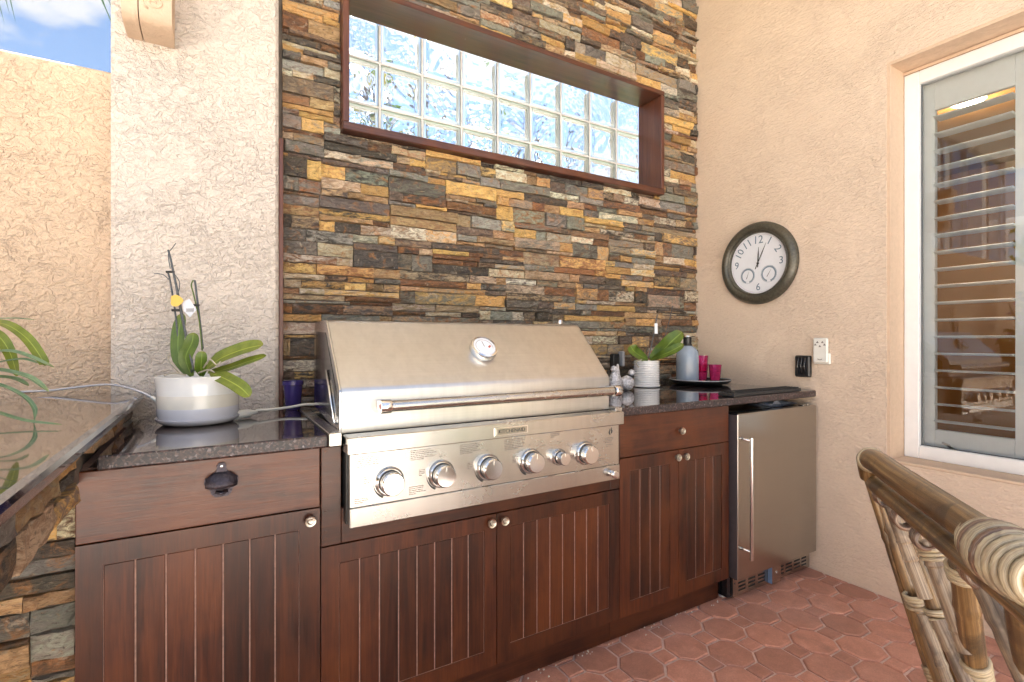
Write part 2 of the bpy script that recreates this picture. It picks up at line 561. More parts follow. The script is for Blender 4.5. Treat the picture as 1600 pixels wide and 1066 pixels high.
def rattan(name, dark, mid, light, sheen=.3):
    t = NT(name)
    v = t.pos((7, .9, 1), src='uv')
    oi = t.n('ShaderNodeObjectInfo')
    off = t.n('ShaderNodeVectorMath', operation='SCALE'); off.inputs[0].default_value = (5, 9, 0)
    t.l(oi.outputs['Random'], off.inputs['Scale'])
    add = t.n('ShaderNodeVectorMath', operation='ADD'); t.l(v, add.inputs[0]); t.l(off.outputs[0], add.inputs[1])
    a = t.noise(add.outputs[0], 2.4, 6, .65, .5)
    mp = t.n('ShaderNodeMapping'); mp.inputs['Scale'].default_value = (6, 5, 1); t.l(add.outputs[0], mp.inputs['Vector'])
    b = t.noise(mp.outputs['Vector'], 4, 4, .7)
    w = t.noise(t.pos((16, 16, 11)), 1.0, 4, .65, .8)
    c = t.ramp(a.outputs['Fac'], [(.30, dark), (.50, mid), (.70, light)])
    c = t.mix(t.ramp(w.outputs['Fac'], [(.49, 0), (.63, .75)]), c, dark)
    c = t.mix(.7, c, t.ramp(b.outputs['Fac'], [(.32, .5), (.62, 1.25)]), 'MULTIPLY')
    t.set(Base_Color=c, Roughness=.34, Coat_Weight=sheen, Coat_Roughness=.2)
    t.bump(b.outputs['Fac'], .0007, .7)
    return t.m
M['rattan'] = rattan('brown_rattan', (.040, .023, .012), (.18, .095, .034), (.36, .23, .10))
M['rattan_pale'] = rattan('pale_rattan', (.085, .058, .042), (.30, .21, .135), (.50, .41, .31))
M['binding'] = rattan('cane_binding', (.20, .13, .08), (.46, .36, .22), (.62, .53, .37), .5)
M['binding_dk'] = rattan('dark_cane_binding', (.05, .025, .018), (.20, .10, .055), (.40, .28, .17), .7)

def leaf_mat(name, a, b, rough=.38, transl=.25, veins=False):
    t = NT(name)
    nz = t.noise(t.pos(), 22, 4, .6)
    c = t.ramp(nz.outputs['Fac'], [(.3, a), (.7, b)])
    if veins:
        uvn = t.n('ShaderNodeTexCoord').outputs['UV']
        sx = t.n('ShaderNodeSeparateXYZ'); t.l(uvn, sx.inputs[0])
        mid = t.math('ABSOLUTE', t.math('SUBTRACT', sx.outputs[0], .5))
        c = t.mix(t.ramp(mid, [(0, .75), (.05, .0)]), c, tuple(min(1, x * 1.9 + .03) for x in b))
        lines = t.noise(t.pos((46, 1.2, 1), src='uv'), 1.0, 3, .6)
        c = t.mix(.8, c, t.ramp(lines.outputs['Fac'], [(.35, .78), (.65, 1.16)]), 'MULTIPLY')
        c = t.mix(t.ramp(sx.outputs[1], [(.0, .35), (.35, 0)]), c, tuple(x * .6 for x in a))
        c = t.mix(t.ramp(sx.outputs[1], [(.86, 0), (1, .5)]), c, (.34, .30, .05))
        t.bump(lines.outputs['Fac'], .0008, .5)
    t.set(Base_Color=c, Roughness=rough, Coat_Weight=.1)
    tr = t.n('ShaderNodeBsdfTranslucent'); t.l(c, tr.inputs['Color'])
    ms = t.n('ShaderNodeMixShader'); ms.inputs[0].default_value = transl
    t.l(t.b.outputs[0], ms.inputs[1]); t.l(tr.outputs[0], ms.inputs[2]); t.l(ms.outputs[0], t.out.inputs['Surface'])
    return t.m
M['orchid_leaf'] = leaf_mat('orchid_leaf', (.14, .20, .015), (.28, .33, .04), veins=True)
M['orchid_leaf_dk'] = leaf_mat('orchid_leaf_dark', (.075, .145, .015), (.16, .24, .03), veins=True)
M['grass_leaf'] = leaf_mat('strap_leaf', (.14, .24, .11), (.25, .36, .19), veins=True)
M['palm_leaf'] = leaf_mat('palm_leaf', (.045, .09, .06), (.09, .15, .08))
M['palm_leaf_y'] = leaf_mat('palm_leaf_yellow', (.14, .20, .05), (.36, .36, .08))
M['shrub_leaf'] = leaf_mat('shrub_leaf', (.05, .12, .03), (.16, .24, .06))
M['shrub_leaf_y'] = leaf_mat('shrub_leaf_yellow', (.25, .26, .05), (.50, .40, .08))
M['flower'] = leaf_mat('violet_petals', (.20, .09, .36), (.40, .22, .58))

def pane_mat():
    t = NT('window_glass')
    fr = t.n('ShaderNodeFresnel'); fr.inputs['IOR'].default_value = 1.5
    tr = t.n('ShaderNodeBsdfTransparent'); tr.inputs['Color'].default_value = (.97, .985, .978, 1)
    gl = t.n('ShaderNodeBsdfGlossy'); gl.inputs['Roughness'].default_value = 0.0
    dbl = t.math('ADD', t.math('MULTIPLY', fr.outputs[0], 1.7), .035)
    ms = t.n('ShaderNodeMixShader'); t.l(dbl, ms.inputs[0]); t.l(tr.outputs[0], ms.inputs[1]); t.l(gl.outputs[0], ms.inputs[2])
    t.l(ms.outputs[0], t.out.inputs['Surface'])
    return t.m
M['pane'] = pane_mat()
def glass_mat(name, col, rough=0.0, ior=1.45):
    t = NT(name)
    t.set(Base_Color=col, Roughness=rough, IOR=ior, Transmission_Weight=1.0)
    return t.m
M['block_glass'] = glass_mat('block_glass', (.78, .79, .80), 0.08, 1.30)
M['block_edge'] = glass_mat('block_rim_glass', (.72, .76, .80), .30, 1.30)
M['pink_glass'] = glass_mat('magenta_glass', (.98, .25, .60), .02, 1.42)
def emit(name, col, st):
    t = NT(name)
    t.set(Base_Color=(.9, .9, .9), Emission_Color=col, Emission_Strength=st)
    return t.m
M['lamp'] = emit('lit_lamp', (1, .80, .52), 8)
M['room_wall'] = plain('ochre_room_wall', (.42, .21, .06), .8, var=.05, vscale=2)
M['room_floor'] = plain('dark_room_floor', (.08, .05, .035), .5)

# ------------------------------------------------------------------ main dimensions
XW = 2.6226          # right-hand stucco wall
YB = 2.16            # face of the ledgestone wall
YC = 2.09            # front of the stucco column
YK = 2.25            # apricot knee wall
YD = 1.432           # cabinet door fronts
YF = 1.415           # countertop front edge
ZC = 0.907           # countertop
ZT = 3.42            # wall tops

def structure(o):
    o['kind'] = 'structure'
    return o

# ------------------------------------------------------------------ ground and paved floor
g = MB(); g.grid([[(-400, -400, -.10), (400, -400, -.10)], [(-400, 400, -.10), (400, 400, -.10)]])
structure(g.build('ground', M['grass']))
g = MB(); g.box(-9, XW + .3, -9, -.9, -.09, -.012); structure(g.build('pool_deck', M['deck']))
g = MB(); g.box(-9, -1.3, -.9, YK, -.09, -.012); structure(g.build('pool_deck', M['deck']))

fl = MB(); fl.box(-1.3, XW + .2, -.9, YB + .1, -.08, -.0065)
floor = structure(fl.build('patio_floor', M['grout']))
HX, HY = .113, .1155
def clip(poly, ax, lim, keep_less):
    out = []
    for i in range(len(poly)):
        a, b = poly[i], poly[(i + 1) % len(poly)]
        ia = (a[ax] <= lim) if keep_less else (a[ax] >= lim)
        ib = (b[ax] <= lim) if keep_less else (b[ax] >= lim)
        if ia: out.append(a)
        if ia != ib:
            k = (lim - a[ax]) / (b[ax] - a[ax])
            out.append((a[0] + (b[0] - a[0]) * k, a[1] + (b[1] - a[1]) * k))
    return out
def paver(poly, mb, dz, tx, ty):
    n = len(mb.v); m = len(poly)
    cx = sum(p[0] for p in poly) / m; cy = sum(p[1] for p in poly) / m
    for (k, z, tl) in ((1.0, -.012, 0), (1.0, -.0035, 0), (.93, 0, 1)):
        for (x, y) in poly:
            d = math.hypot(x - cx, y - cy) or 1
            q = max(.5, 1 - (.005 / d if k < 1 else 0))
            xx, yy = cx + (x - cx) * q, cy + (y - cy) * q
            mb.v.append((xx, yy, z + dz + tx * (xx - cx) + ty * (yy - cy)))
    for a in (0, 1):
        for i in range(m):
            j = (i + 1) % m
            mb.face([n + a * m + i, n + a * m + j, n + (a + 1) * m + j, n + (a + 1) * m + i])
    mb.face([n + 2 * m + i for i in range(m)])
XMAX, YMAX = XW - .004, 1.60
rest = MB(); cnt = 0
so = .033 * 1.0            # half side of a square
gap = .0044
for i in range(-44, 8):
    for j in range(-30, 6):
        cx, cy = 1.996 + i * HX, 1.203 + j * HY
        if (i + j) % 2 == 0:
            q = .0318
            poly = [(cx - q, cy - q), (cx + q, cy - q), (cx + q, cy + q), (cx - q, cy + q)]
        else:
            e = .0365
            poly = [(cx - HX * 1 + e + gap, cy - e + gap * .3), (cx - e + gap * .3, cy - HY + e + gap), (cx + e - gap * .3, cy - HY + e + gap), (cx + HX - e - gap, cy - e + gap * .3),
                    (cx + HX - e - gap, cy + e - gap * .3), (cx + e - gap * .3, cy + HY - e - gap), (cx - e + gap * .3, cy + HY - e - gap), (cx - HX + e + gap, cy + e - gap * .3)]
        poly = [(x + rnd.uniform(-.0012, .0012), y + rnd.uniform(-.0012, .0012)) for x, y in poly]
        for ax, lim, kl in ((0, XMAX, True), (1, YMAX, True), (0, -1.29, False), (1, -.89, False)):
            if poly: poly = clip(poly, ax, lim, kl)
        if len(poly) < 3: continue
        if max(p[0] for p in poly) - min(p[0] for p in poly) < .01 or max(p[1] for p in poly) - min(p[1] for p in poly) < .01: continue
        pr = proj((cx, cy, 0))
        vis = pr and -20 < pr[0] < 1640 and 800 < pr[1] < 1110 and cy < 1.58
        dz, tx, ty = rnd.uniform(-.0012, .0012), rnd.uniform(-.008, .008), rnd.uniform(-.008, .008)
        if vis and cnt < 300:
            mb = MB(); paver(poly, mb, dz, tx, ty)
            mb.build('paver', M['paver'], floor); cnt += 1
        else:
            paver(poly, rest, dz, tx, ty)
o = rest.build('paver_field', M['paver'], floor); o['kind'] = 'stuff'

# ------------------------------------------------------------------ walls, column, ceiling
def wall(name, mb, m, label, cat='wall'):
    o = mb.build(name, m); tag(o, label, cat); return o
# right-hand wall with the window opening
WY0, WY1, WZ0, WZ1 = -.55, 1.106, .612, 2.412
b = MB()
b.box(XW, XW + .16, WY1, 2.6, -.05, ZT)
b.box(XW, XW + .16, -1.9, WY0, -.05, ZT)
b.box(XW, XW + .16, WY0, WY1, -.05, WZ0)
b.box(XW, XW + .16, WY0, WY1, WZ1, ZT)
side_wall = wall('stucco_wall', b, M['stucco_wall'], 'beige textured stucco wall with the white shuttered window and the clock')
b = MB()                                  # smooth plaster round the opening
b.box(XW + .004, XW + .15, WY1 - .012, WY1 + .001, WZ0, WZ1)
b.box(XW + .004, XW + .15, WY0, WY1 - .012, WZ1 - .012, WZ1 + .001)
b.box(XW - .003, XW + .15, WY0, WY1 - .012, WZ0 - .001, WZ0 + .012, .003)
b.build('window_reveal', M['stucco_smooth'], side_wall)

b = MB(); b.box(-.289, .214, YC, 2.42, -.05, ZT, .012)
column = wall('stucco_column', b, M['stucco_col'], 'pale textured stucco column between the apricot wall and the stone wall', 'column')
# scroll corbel on the column
cx0, cx1, cy0 = -.243, -.113, 2.088
prof = [(0, 2.108), (-.06, 2.106), (-.105, 2.107), (-.124, 2.110), (-.138, 2.118), (-.147, 2.130), (-.151, 2.146), (-.151, 2.164), (-.147, 2.182), (-.139, 2.198), (-.131, 2.206), (-.146, 2.209), (-.160, 2.222), (-.172, 2.245),
        (-.180, 2.275), (-.183, 2.31), (-.180, 2.35), (-.170, 2.385), (-.165, 2.40), (-.20, 2.41), (-.20, 2.46), (0, 2.46)]
prof = [(d, z + .055) for d, z in prof]
b = MB(); b.prism([(cx0, cy0 + d, z) for d, z in prof], (.0415, 0, 0)); b.prism([(cx0 + .0445, cy0 + d, z) for d, z in prof], (cx1 - cx0 - .0445, 0, 0))
corb = fixn(b.build('corbel', M['stucco_smooth'], column, 'auto'))
pts = []
for k in range(26):
    a = k * .42; r_ = .004 + .0011 * k
    pts.append((-.160 + r_ * math.cos(a), cy0 - .151, 2.219 + r_ * math.sin(a) * .8))
MB().tube(pts, .0035, 6).build('scroll_relief', M['stucco_smooth'], corb, True)

b = MB(); b.box(-3.6, -.29, YK, YK + .2, -.05, 2.105, .008)
wall('stucco_wall', b, M['stucco_knee'], 'apricot textured stucco wall under the strip of open sky')
b = MB(); b.box(-3.6, -.27, YK + .10, YK + .14, 2.1055, 2.118); 
sf = tag(b.build('screen_frame', plain('blue_grey_aluminium', (.34, .40, .50), .4, .2)), 'blue grey aluminium screen frame standing on the apricot wall', 'screen frame')
for xx in (-.70, -1.9, -3.1):
    MB().box(xx - .03, xx + .022, YK + .09, YK + .15, 2.118, ZT - .002, .003).build('mullion', sf.data.materials[0], sf)

def screen_mat():
    t = NT('insect_screen')
    t.set(Base_Color=(.05, .06, .075), Roughness=.6)
    tr = t.n('ShaderNodeBsdfTransparent'); ms = t.n('ShaderNodeMixShader'); ms.inputs[0].default_value = .5
    t.l(tr.outputs[0], ms.inputs[1]); t.l(t.b.outputs[0], ms.inputs[2]); t.l(ms.outputs[0], t.out.inputs['Surface'])
    return t.m
M['screen'] = screen_mat()
for xa, xb in ((-3.07, -1.93), (-1.878, -.73), (-.678, -.272)):
    MB().grid([[(xa, YK + .12, 2.1185), (xb, YK + .12, 2.1185)], [(xa, YK + .12, ZT - .003), (xb, YK + .12, ZT - .003)]]).build('screen_mesh', M['screen'], sf)
for xx in (-1.22, -1.42, -1.66, -2.75):
    MB().box(xx - .035, xx + .035, YK + .155, YK + .2, 2.106, ZT - .002, .003).build('white_post', M['white_paint'], sf)
b = MB(); b.box(-.46, XW + 3.8, .35, 2.44, ZT, ZT + .14)
structure(b.build('ceiling', M['ceiling']))
b = MB(); b.box(-3.6, -.4605, 1.25, 2.44, ZT, ZT + .14); structure(b.build('ceiling', M['ceiling']))
b = MB(); b.box(-6, 8, 2.46, 4.9, -.095, -.05); structure(b.build('bounce_strip', M['deck']))  # added pale strip out of view, keeps green lawn bounce off the mortar

# ------------------------------------------------------------------ ledgestone
PAL = [((.60, .37, .135), (.46, .27, .095), 19), ((.42, .28, .15), (.27, .155, .075), 15), ((.20, .185, .155), (.11, .098, .082), 18),
       ((.055, .048, .042), (.12, .095, .07), 14), ((.25, .115, .05), (.12, .062, .036), 12), ((.62, .54, .42), (.46, .34, .21), 12),
       ((.30, .30, .25), (.20, .19, .155), 10), ((.20, .145, .10), (.075, .056, .045), 14), ((.44, .33, .22), (.24, .15, .09), 6)]
def pick():
    k = rnd.uniform(0, sum(p[2] for p in PAL))
    for a, b_, w_ in PAL:
        k -= w_
        if k <= 0: break
    if rnd.random() < .45:
        b_ = rnd.choice(PAL)[rnd.randrange(2)]
    f = rnd.uniform(.70, 1.50)
    j = [rnd.uniform(.93, 1.07) for _ in range(6)]
    return (tuple(min(.8, c * f * j[i]) for i, c in enumerate(a)) + (1,), tuple(min(.8, c * f * j[i + 3]) for i, c in enumerate(b_)) + (1,))
def stone(mb, o, ea, eb, en, a0, a1, b0, b1, dep):
    """one split-face stone: a along the wall, b up, n out of the wall"""
    nx = 6 if a1 - a0 > .12 else 4; nz = 3
    if mb.c1 is None: mb.c1, mb.c2 = [], []
    n0 = len(mb.v)
    tilt = rnd.uniform(-.005, .005); g_ = .0009
    rows = []
    for iz in range(nz + 1):
        r_ = []
        for ix in range(nx + 1):
            a = a0 + g_ + (a1 - a0 - 2 * g_) * ix / nx; bb = b0 + g_ + (b1 - b0 - 2 * g_) * iz / nz
            edge = ix in (0, nx) or iz in (0, nz)
            if 0 < ix < nx: a += rnd.uniform(-.3, .3) * (a1 - a0) / nx
            if 0 < iz < nz: bb += rnd.uniform(-.3, .3) * (b1 - b0) / nz
            elif 0 < ix < nx: bb += (rnd.uniform(0, .0034) if iz == 0 else -rnd.uniform(0, .0034))
            d = dep + tilt * (2 * ix / nx - 1) + rnd.uniform(-.0050, .0036) - (rnd.uniform(.0005, .0055) if edge else 0)
            r_.append(o + ea * a + eb * bb + en * max(d, .004))
        rows.append(r_)
    mb.grid(rows)
    w_ = nx + 1
    per = list(range(w_)) + [w_ * i + nx for i in range(1, nz + 1)] + [w_ * nz + i for i in range(nx - 1, -1, -1)] + [w_ * i for i in range(nz - 1, 0, -1)]
    st = len(mb.v)
    for k in per:
        p = Vector(mb.v[n0 + k]); q = p - o
        mb.v.append(tuple(p - en * (q.dot(en) + .004)))
    for i in range(len(per)):
        j = (i + 1) % len(per)
        mb.face([n0 + per[i], st + i, st + j, n0 + per[j]])
    t1, t2 = pick()
    c = len(mb.v) - n0
    mb.c1 += [t1] * c; mb.c2 += [t2] * c
def courses(a_lo, a_hi, z_lo, z_hi, holes=(), course=.145):
    """list of stones (a0, a1, b0, b1, depth)"""
    out = []
    z = z_lo
    while z < z_hi - .005:
        ch = min(course * rnd.uniform(.94, 1.06), z_hi - z)
        a = a_lo - rnd.uniform(0, .3)
        while a < a_hi:
            wd = rnd.uniform(.26, .58)
            ns = rnd.choice((3, 4, 4, 5))
            cut = [rnd.choice((.38, .6, .9, 1.1, 1.35, 1.7)) * rnd.uniform(.9, 1.1) for _ in range(ns)]
            sm = sum(cut); zz = z
            for k in cut:
                h = ch * k / sm
                x = a
                while x < a + wd - .001:
                    l_ = min(rnd.choice((.07, .1, .14, .17, .20, .25, .31)) * rnd.uniform(.85, 1.15), a + wd - x)
                    if a + wd - (x + l_) < .05: l_ = a + wd - x
                    out.append([x, x + l_, zz, zz + h, rnd.choice((.010, .013, .016, .019, .023, .027))])
                    x += l_
                zz += h
            a += wd
        z += ch
    res = []
    for s in out:
        s[0] = max(s[0], a_lo); s[1] = min(s[1], a_hi)
        parts = [s]
        for (h0, h1, v0, v1) in holes:
            nw = []
            for q in parts:
                if q[1] <= h0 or q[0] >= h1 or q[3] <= v0 or q[2] >= v1: nw.append(q); continue
                if q[0] < h0: nw.append([q[0], h0, q[2], q[3], q[4]])
                if q[1] > h1: nw.append([h1, q[1], q[2], q[3], q[4]])
                m0, m1 = max(q[0], h0), min(q[1], h1)
                if q[2] < v0: nw.append([m0, m1, q[2], v0, q[4]])
                if q[3] > v1: nw.append([m0, m1, v1, q[3], q[4]])
            parts = nw
        res += [q for q in parts if q[1] - q[0] > .012 and q[3] - q[2] > .005]
    return res
FX0, FX1, FZ0, FZ1 = .451, 2.286, 2.014, 2.622        # outside of the window surround
b = MB()
b.box(.214, FX0 + .01, YB, YB + .125, -.05, ZT); b.box(FX1 - .01, XW, YB, YB + .125, -.05, ZT)
b.box(FX0 + .01, FX1 - .01, YB, YB + .125, -.05, FZ0 + .01); b.box(FX0 + .01, FX1 - .01, YB, YB + .125, FZ1 - .01, ZT)
stone_wall = wall('stone_wall', b, M['mortar'], 'ledgestone wall of gold, grey and rust split stones behind the grill')
O = Vector((0, YB + .012, 0)); EA, EB, EN = Vector((1, 0, 0)), Vector((0, 0, 1)), Vector((0, -1, 0))
lst = courses(.232, XW - .002, ZC - .01, ZT - .01, [(FX0 - .001, FX1 + .001, FZ0 - .001, FZ1 + .001)])
def score(s):
    c = proj(((s[0] + s[1]) / 2, YB, (s[2] + s[3]) / 2))
    if not c: return 0
    a = proj((s[0], YB, (s[2] + s[3]) / 2)); b_ = proj((s[1], YB, (s[2] + s[3]) / 2))
    if c[0] < 436 or c[0] > 1088 or c[1] < 4: return 0
    if 490 < c[0] < 905 and c[1] > 512: return 0
    if 905 <= c[0] and c[1] > 520 + (c[0] - 905) * 1.4 and c[0] < 952: return 0
    return (b_[0] - a[0]) * (s[3] - s[2]) * 790 / c[2]
lst.sort(key=score, reverse=True)
rest = MB()
for k, s in enumerate(lst):
    dep = s[4] + .012
    if k < 300:
        mb = MB(); stone(mb, O, EA, EB, EN, *s[:4], dep)
        mb.build('stone', M['stone'], stone_wall)
    else:
        stone(rest, O, EA, EB, EN, *s[:4], dep)
o = rest.build('stone_field', M['stone'], stone_wall); o['kind'] = 'stuff'
# dark trim strip and cable between column and stone
t_ = MB(); t_.box(.2155, .231, YC + .012, YB + .02, ZC + .001, 1.93, .002)
tag(t_.build('trim_strip', M['wood_frame_v']), 'thin dark brown trim strip between column and stone wall', 'trim')
# ------------------------------------------------------------------ glass block window with stained surround
gw = empty('glass_block_window', ((FX0 + FX1) / 2, YB, FZ0), 'long glass block window in a dark stained wood surround above the grill', 'window')
YFR, YGL = 2.10, 2.292
th = .026
b = MB(); b.box(FX0, FX1, YFR, YGL - .002, FZ0, FZ0 + .034, .003); b.build('sill_board', M['wood_frame'], gw)
b = MB(); b.box(FX0, FX1, YFR, YGL - .002, FZ1 - th, FZ1, .003); b.build('head_board', M['wood_frame'], gw)
b = MB(); b.box(FX0, FX0 + th, YFR + .002, YGL - .002, FZ0 + .0345, FZ1 - th - .0005, .003); b.build('side_board', M['wood_frame_v'], gw)
b = MB(); b.box(FX1 - th, FX1, YFR + .002, YGL - .002, FZ0 + .0345, FZ1 - th - .0005, .003); b.build('side_board', M['wood_frame_v'], gw)
xj = [.451, .655, .859, 1.064, 1.27, 1.471, 1.673, 1.879, 2.082, 2.286]
zj = [2.0165, 2.220, 2.423, 2.6265]
def block_mesh(w, h, seed):
    """pressed glass block: flat rim, dished border and a wavy centre"""
    r2 = random.Random(seed)
    n = 18
    ph = [(r2.uniform(14, 60), r2.uniform(14, 60), r2.uniform(0, 6.28), r2.uniform(.5, 1)) for _ in range(7)]
    def hgt(u, v):
        e = min(u, 1 - u, v, 1 - v)
        if e < .085: return 0
        k = min(1, (e - .085) / .10)
        s = 0
        for a, b_, p, q in ph:
            s += q * math.sin(a * (u - .5) * .55 + b_ * (v - .5) * .55 * (1 if p > 3 else -1) + p + 2.0 * math.sin(5 * u + p) + 1.5 * math.sin(6 * v + p))
        return -.004 * min(1, (e - .085) / .03) + k * .0016 * s
    mb = MB()
    rows = []
    for i in range(n + 1):
        rows.append([(-w / 2 + w * j / n, -hgt(j / n, i / n), -h / 2 + h * i / n) for j in range(n + 1)])
    mb.grid(rows)
    return mb
blocks = []
for k in range(5):
    mb = block_mesh(.189, .189, 40 + k)
    D = .014
    nf = len(mb.v); n = 18
    # closed slab
    base = len(mb.v)
    rows = [[(p[0], D, p[2]) for p in mb.v[i * (n + 1):(i + 1) * (n + 1)]] for i in range(n + 1)]
    mb.grid(rows, flip=True)
    def ring(off):
        w_ = n + 1
        return [off + q for q in (list(range(w_)) + [w_ * i + n for i in range(1, n + 1)] + [w_ * n + i for i in range(n - 1, -1, -1)] + [w_ * i for i in range(n - 1, 0, -1)])]
    A_, B_ = ring(0), ring(base)
    for i in range(len(A_)):
        j = (i + 1) % len(A_)
        mb.face([A_[i], B_[i], B_[j], A_[j]])
    blocks.append(mb)
first = {}
for i in range(9):
    for j in range(3):
        k = rnd.randrange(5)
        loc = ((xj[i] + xj[i + 1]) / 2, YGL, (zj[j] + zj[j + 1]) / 2)
        if k not in first:
            mb = blocks[k]
            me_o = mb.build('glass_block', M['block_glass'], None, True, (0, 0, 0))
            me_o.parent = gw; me_o.location = Vector(loc) - W[gw.name]; W[me_o.name] = Vector(loc)
            me_o.data.materials.append(M['block_edge'])
            for pg in me_o.data.polygons:
                cc = pg.center
                if max(abs(cc.x), abs(cc.z)) > .079: pg.material_index = 1
            first[k] = me_o; ob = me_o
        else:
            ob = clone(first[k], loc, gw)
        q = rnd.choice((0, 1, 2, 3))
        ob.rotation_euler = (0, q * math.pi / 2, 0)
b = MB()
e = .0052
for x in xj[1:-1]: b.box(x - e, x + e, YGL - .001, YGL + .05, zj[0] + .03, zj[-1] - .03)
for z in zj[1:-1]:
    for i in range(9):
        b.box(xj[i] + e + .0004, xj[i + 1] - e - .0004, YGL - .001, YGL + .05, z - e, z + e)
b.build('mortar_joint', M['pale_mortar'], gw)

# ------------------------------------------------------------------ raised bar on the left
bar = empty('bar_counter', (-.6, 1.2, 0), 'raised bar counter with a pinkish granite top and rough stone facing', 'bar counter')
b = MB()
XB = -.198
zb0, zb1 = .948, .985
prof = [(XB - .012, zb1), (XB - .003, zb1 - .004), (XB, zb1 - .012), (XB - .001, zb1 - .021), (XB - .010, zb1 - .030), (XB - .012, zb0), (-1.15, zb0), (-1.15, zb1)]
b.prism([(x, .05, z) for x, z in prof], (0, YC - .003 - .05, 0))
fixn(b.build('bar_top', M['granite'], bar))
b = MB(); b.box(-1.05, -.262, 1.47, YC - .005, 0, zb0 - .002); b.box(-1.05, -.252, .1, 1.468, .85, zb0 - .002)
base = b.build('bar_base', M['mortar'], bar)
mb_c = courses(-1.02, -.2622, .004, .846, course=.14)
rest = MB()
for s in mb_c:
    if s[1] > -.62:
        mb = MB(); stone(mb, Vector((0, 1.47, 0)), EA, EB, EN, *s[:4], s[4] * .8); mb.build('stone', M['stone'], base)
    else: stone(rest, Vector((0, 1.47, 0)), EA, EB, EN, *s[:4], s[4] * .8)
o = rest.build('stone_field', M['stone'], base); o['kind'] = 'stuff'
# rough apron stones under the bar edge, facing the kitchen
y_ = .12
while y_ < 2.06:
    l_ = rnd.uniform(.10, .22)
    y2 = min(y_ + l_, 1.285 if y_ < 1.2 and y_ + l_ > 1.16 else 2.07)
    if y2 - y_ < .02: y_ = y2 + .001; continue
    tall = y2 < 1.29
    cuts = [.848, .885, .912, .9455] if tall and rnd.random() < .5 else ([.850, .905, .9455] if tall else [.910, .9455])
    for z0, z1 in zip(cuts[:-1], cuts[1:]):
        mb = MB(); stone(mb, Vector((-.252, 0, 0)), Vector((0, 1, 0)), EB, Vector((1, 0, 0)), y_, y2, z0, z1, rnd.uniform(.020, .036))
        fixn(mb.build('stone', M['stone'], base))
    y_ = y2
    if abs(y_ - 1.285) < .01: y_ = 1.44

# ------------------------------------------------------------------ base cabinets
def door(root, x0, x1, z0, z1, px0, px1, pz0, pz1, n, hinge_label=None):
    t = .020
    b = MB()
    b.box(x0, px0, YD, YD + t, z0, z1); b.box(px1, x1, YD, YD + t, z0, z1)
    b.box(px0, px1, YD, YD + t, z0, pz0); b.box(px0, px1, YD, YD + t, pz1, z1)
    d = b.build('door', M['wood_v'], root)
    MB().box(px0 - .003, px1 + .003, YD + .0035, YD + .010, pz0 - .003, pz1 + .003).build('groove_backing', M['groove'], d)
    g_ = .0017
    for k in range(n):
        a = px0 + (px1 - px0) * k / n + g_; c = px0 + (px1 - px0) * (k + 1) / n - g_
        MB().box(a, c, YD + .0008 + rnd.uniform(0, .0006), YD + .009, pz0 + g_, pz1 - g_, .0012).build('plank', M['wood_v'], d)
    return d
def knob(parent, x, z, yface=YD):
    b = MB()
    b.lathe([(.006, 0), (.006, .010), (.013, .012), (.0145, .016), (.0135, .0195), (.0105, .0185), (.001, .0170)], (x, yface - .0005, z), 20, 'y')
    k = b.build('knob', M['nickel'], parent, 'auto')
    pts = []
    for i in range(22):
        a = i * .42; r_ = .0013 + .00042 * i
        pts.append((x + r_ * math.cos(a), yface - .0192, z + r_ * math.sin(a)))
    MB().tube(pts, .0014, 5).build('swirl', M['nickel'], k, True)
    b = MB(); b.tube([(x + .0075 * math.cos(a), yface - .0187, z + .0075 * math.sin(a)) for a in [i * .42 + 2.6 for i in range(9)]], .0011, 5); b.build('swirl_shade_line', M['print_black'], k, True)  # black line painting the shade in the swirl's recess
    return k
def carcass(root, x0, x1, ztop, z_open=None):
    b = MB()
    yb = YC - .01
    b.box(x0 + .001, x0 + .018, YD + .022, yb, .112, ztop); b.box(x1 - .018, x1 - .001, YD + .022, yb, .112, ztop)
    b.box(x0 + .018, x1 - .018, YD + .022, YD + .034, .112, ztop if z_open is None else z_open)
    b.box(x0 + .018, x1 - .018, YD + .035, yb, .100, .111)
    b.build('carcass', M['groove'], root)
    MB().box(x0 + .0005, x1 - .0005, 1.488, 1.502, .0, .110).build('toe_kick', M['wood_h'], root)
ZU = .874
c1 = empty('base_cabinet', (-.005, YD, 0), 'stained wood cabinet beside the stone bar, with the bottle opener on its drawer', 'cabinet', 'base cabinets')
carcass(c1, -.259, .249, ZU)
MB().box(-.2585, .2475, YD, YD + .020, .7135, ZU - .0015, .002).build('drawer_front', M['wood_h'], c1)
d = door(c1, -.2585, .2475, .112, .7105, -.211, .196, .165, .661, 7)
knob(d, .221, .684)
MB().box(-.2585, -.2565, YD + .02, YC - .012, .112, ZU).build('end_panel', M['wood_v'], c1)
c2 = empty('base_cabinet', (.78, YD, 0), 'stained wood cabinet with two slatted doors under the grill', 'cabinet', 'base cabinets')
carcass(c2, .250, 1.317, .64, .64)
b = MB()
b.box(.2505, .303, YD, YD + .02, .6035, ZU - .0015, .002)
b.box(1.272, 1.3165, YD, YD + .02, .6035, ZU - .0015, .002)
b.box(.3032, 1.2718, YD + .0006, YD + .02, .6035, .700, .002)
b.build('face_frame', M['wood_h'], c2)
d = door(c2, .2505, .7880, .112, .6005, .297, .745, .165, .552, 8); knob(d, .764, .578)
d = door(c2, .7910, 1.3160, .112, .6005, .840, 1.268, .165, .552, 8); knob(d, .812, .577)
for (x, z) in ((.262, .862), (.262, .645), (.262, .627), (.262, .70)):
    MB().lathe([(.004, 0), (.0035, .0012), (.0005, .0016)], (x, YD, z), 10, 'y').build('plug_cap', M['wood_h'], c2)
